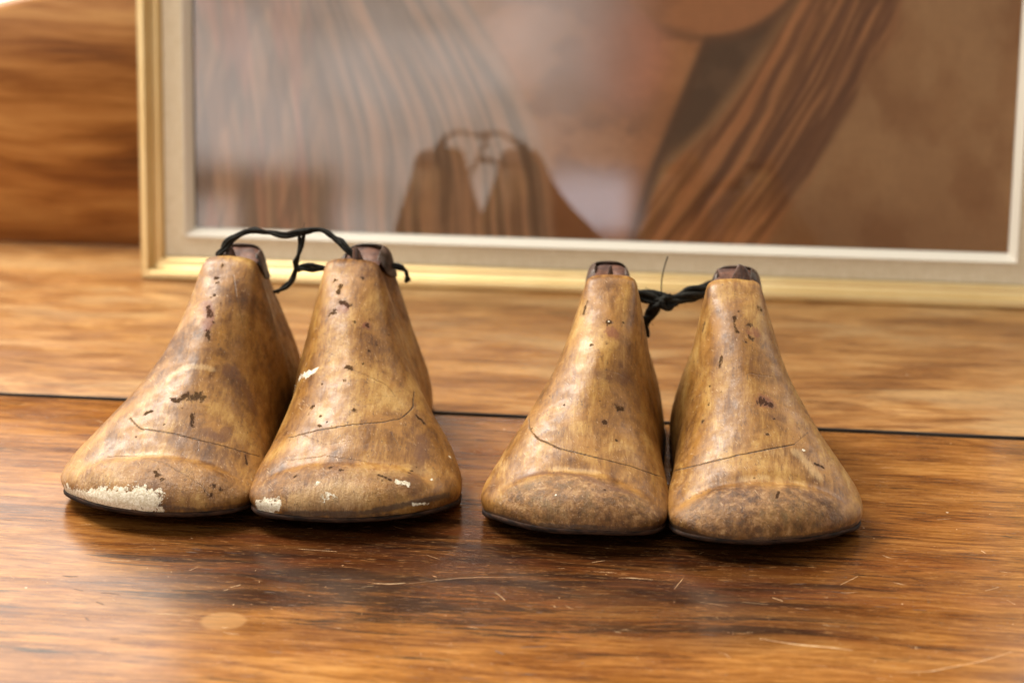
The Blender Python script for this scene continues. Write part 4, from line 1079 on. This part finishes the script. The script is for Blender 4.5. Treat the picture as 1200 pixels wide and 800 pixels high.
# ------------------------------------------------------------------ cords
#@@CORDS
parts = [
    rope([(-14.3, 12.6, 8.3), (-14.15, 12.0, 9.1), (-13.6, 11.9, 9.8), (-12.75, 11.9, 10.2), (-11.8, 12.0, 10.22), (-10.9, 12.0, 10.1), (-9.4, 12.0, 10.3), (-8.6, 11.8, 9.95), (-8.0, 11.4, 9.5), (-7.5, 11.2, 9.15)], 0.15, 3, 5.5, fray=12, seed=3, sag=1.3),
    rope([(-10.1, 12.1, 10.1), (-10.25, 12.3, 9.4), (-10.5, 12.8, 8.5), (-10.65, 13.2, 7.9), (-11.0, 13.6, 7.2), (-11.7, 13.8, 6.7)], 0.15, 2, 4.2, fray=5, seed=5, sag=0.7),
    rope([(-10.6, 13.0, 8.1), (-9.8, 13.2, 8.15), (-8.9, 13.4, 8.0), (-7.9, 13.8, 7.9)], 0.16, 3, 4.0, fray=6, seed=7, sag=0.7),
    rope([(-6.0, 14.4, 8.0), (-5.3, 14.3, 7.7), (-5.2, 14.4, 7.1)], 0.14, 2, 1.6, fray=2, seed=9),
]
V, F = merge(parts)
o = link_mesh('cord', V, F, M['cord'])
tag(o, 'black cord looped high over the tops of the left pair of lasts', 'cord', 'black cords tying each pair of lasts together')
parts = [
    rope([(5.2, 13.4, 6.9), (6.1, 12.9, 6.95), (6.8, 12.8, 6.85), (7.5, 12.7, 6.6), (8.3, 12.8, 6.75), (9.2, 13.2, 6.95), (10.0, 14.0, 6.9)], 0.22, 4, 5.0, fray=24, seed=13, sag=1.1),
    rope([(5.4, 13.5, 6.45), (6.3, 12.9, 6.6), (7.2, 12.6, 6.55), (8.2, 12.7, 6.65), (9.1, 13.1, 6.65), (9.9, 13.9, 6.5)], 0.16, 3, 4.0, fray=12, seed=14, sag=1.1),
    rope([(7.45, 12.7, 6.6), (7.0, 12.7, 6.1), (6.6, 12.8, 5.4), (6.4, 13.0, 4.7)], 0.24, 5, 3.5, fray=16, seed=15, sag=1.1),
    rope([(7.75, 12.5, 6.9), (7.35, 12.3, 6.75), (7.4, 12.25, 6.4), (7.75, 12.4, 6.3), (7.95, 12.6, 6.6)], 0.14, 3, 2.2, fray=5, seed=17, sag=0.9),
    tube(catmull([(7.3, 12.5, 6.8), (7.28, 12.4, 7.6), (7.38, 12.3, 8.3), (7.55, 12.3, 8.9)], 8), 0.030, 5),
]
V, F = merge(parts)
o = link_mesh('cord', V, F, M['cord'])
tag(o, 'black cord knotted low between the necks of the right pair of lasts', 'cord', 'black cords tying each pair of lasts together')
#@@ENDCORDS

# ------------------------------------------------------------------ light
w = bpy.data.worlds.new('World'); scene.world = w; w.use_nodes = True
t = NT(w.node_tree)
for n_ in list(w.node_tree.nodes):
    w.node_tree.nodes.remove(n_)
D = t.add('ShaderNodeTexCoord').outputs['Generated']
sp = t.add('ShaderNodeSeparateXYZ'); t.put(sp.inputs[0], D)
dx, dy, dz = sp.outputs
front = t.m('MAXIMUM', t.m('MULTIPLY', dy, -1.0), 0.02)
az = t.m('DIVIDE', dx, front); el = t.m('DIVIDE', dz, front)
isf = t.step(dy, 0.0, -0.08)


def rect(a0, a1, e0, e1, sa=0.02, se=0.02):
    r = t.m('MULTIPLY', t.step(az, a0 - sa, a0 + sa), t.step(az, a1 + sa, a1 - sa))
    q = t.m('MULTIPLY', t.step(el, e0 - se, e0 + se), t.step(el, e1 + se, e1 - se))
    return t.m('MULTIPLY', t.m('MULTIPLY', r, q), isf)


# the dim room: warm below, paler above
C_ = t.mix(t.step(dz, -0.3, 0.7), (0.16, 0.11, 0.07), (0.50, 0.44, 0.36))
# bright room seen behind and to the left of the camera
rn = t.noise(t.mapping(D, (9, 9, 14)), 1.0, 3, 0.6)
room = t.mix(t.step(rn, 0.35, 0.65), (2.9, 2.55, 2.2), (4.9, 4.6, 4.3))
C_ = t.mix(rect(-0.62, -0.235, -0.13, 0.42, 0.045, 0.05), C_, room)
C_ = t.mix(t.m('MULTIPLY', rect(-0.47, -0.37, -0.12, 0.005, 0.010, 0.010), t.m('SUBTRACT', 1.0, rect(-0.455, -0.425, -0.12, -0.012, 0.008, 0.008))), C_, (1.1, 0.8, 0.55))
C_ = t.mix(rect(-0.255, -0.215, -0.10, 0.005, 0.008, 0.010), C_, (5.2, 4.9, 5.2))
C_ = t.mix(rect(-0.235, -0.205, -0.040, -0.022, 0.006, 0.006), C_, (1.2, 0.7, 0.5))
# daylight wall beyond the upright panel
bk = t.m('MULTIPLY', t.step(dy, 0.15, 0.4), t.step(dz, -0.34, -0.22))
C_ = t.mix(bk, C_, (3.9, 3.6, 3.2))
bg = t.add('ShaderNodeBackground'); t.put(bg.inputs[0], C_); bg.inputs[1].default_value = 0.8
ow = t.add('ShaderNodeOutputWorld'); t.put(ow.inputs[0], bg.outputs[0])


def area(name, loc, target, sx, sy, power, colr):
    l = bpy.data.lights.new(name, 'AREA'); l.shape = 'RECTANGLE'
    l.size = sx * S; l.size_y = sy * S; l.energy = power; l.color = colr
    o = bpy.data.objects.new(name, l); col.objects.link(o)
    from mathutils import Vector
    a = Vector(loc) * S; b_ = Vector(target) * S
    o.location = a
    o.rotation_euler = (b_ - a).to_track_quat('-Z', 'Y').to_euler()
    return o


area('window_light', (-85, 60, 150), (0, 2, 3), 90, 90, 62, (1.0, 0.93, 0.82))
area('front_fill_light', (-110, -230, 170), (0, 20, 5), 120, 80, 21, (1.0, 0.95, 0.88))  # unseen fill lamp, added to brighten the upright frame and mat

# ------------------------------------------------------------------ camera
cam = bpy.data.cameras.new('camera')
cam.sensor_width = 36.0; cam.lens = 72.0
cam.clip_end = 100; cam.clip_start = 0.01
cam.dof.use_dof = True; cam.dof.focus_distance = 0.885; cam.dof.aperture_fstop = 8.0
co = bpy.data.objects.new('camera', cam); col.objects.link(co)
co.location = (0, -0.841, 0.328)
co.rotation_euler = (math.radians(90 - 16.3), 0, 0)
scene.camera = co

scene.view_settings.view_transform = 'Standard'
scene.view_settings.look = 'None'
scene.view_settings.exposure = 0.0
scene.view_settings.gamma = 1.0
try:
    scene.cycles.use_denoising = True
    scene.cycles.max_bounces = 8
    scene.cycles.caustics_reflective = False
except Exception:
    pass
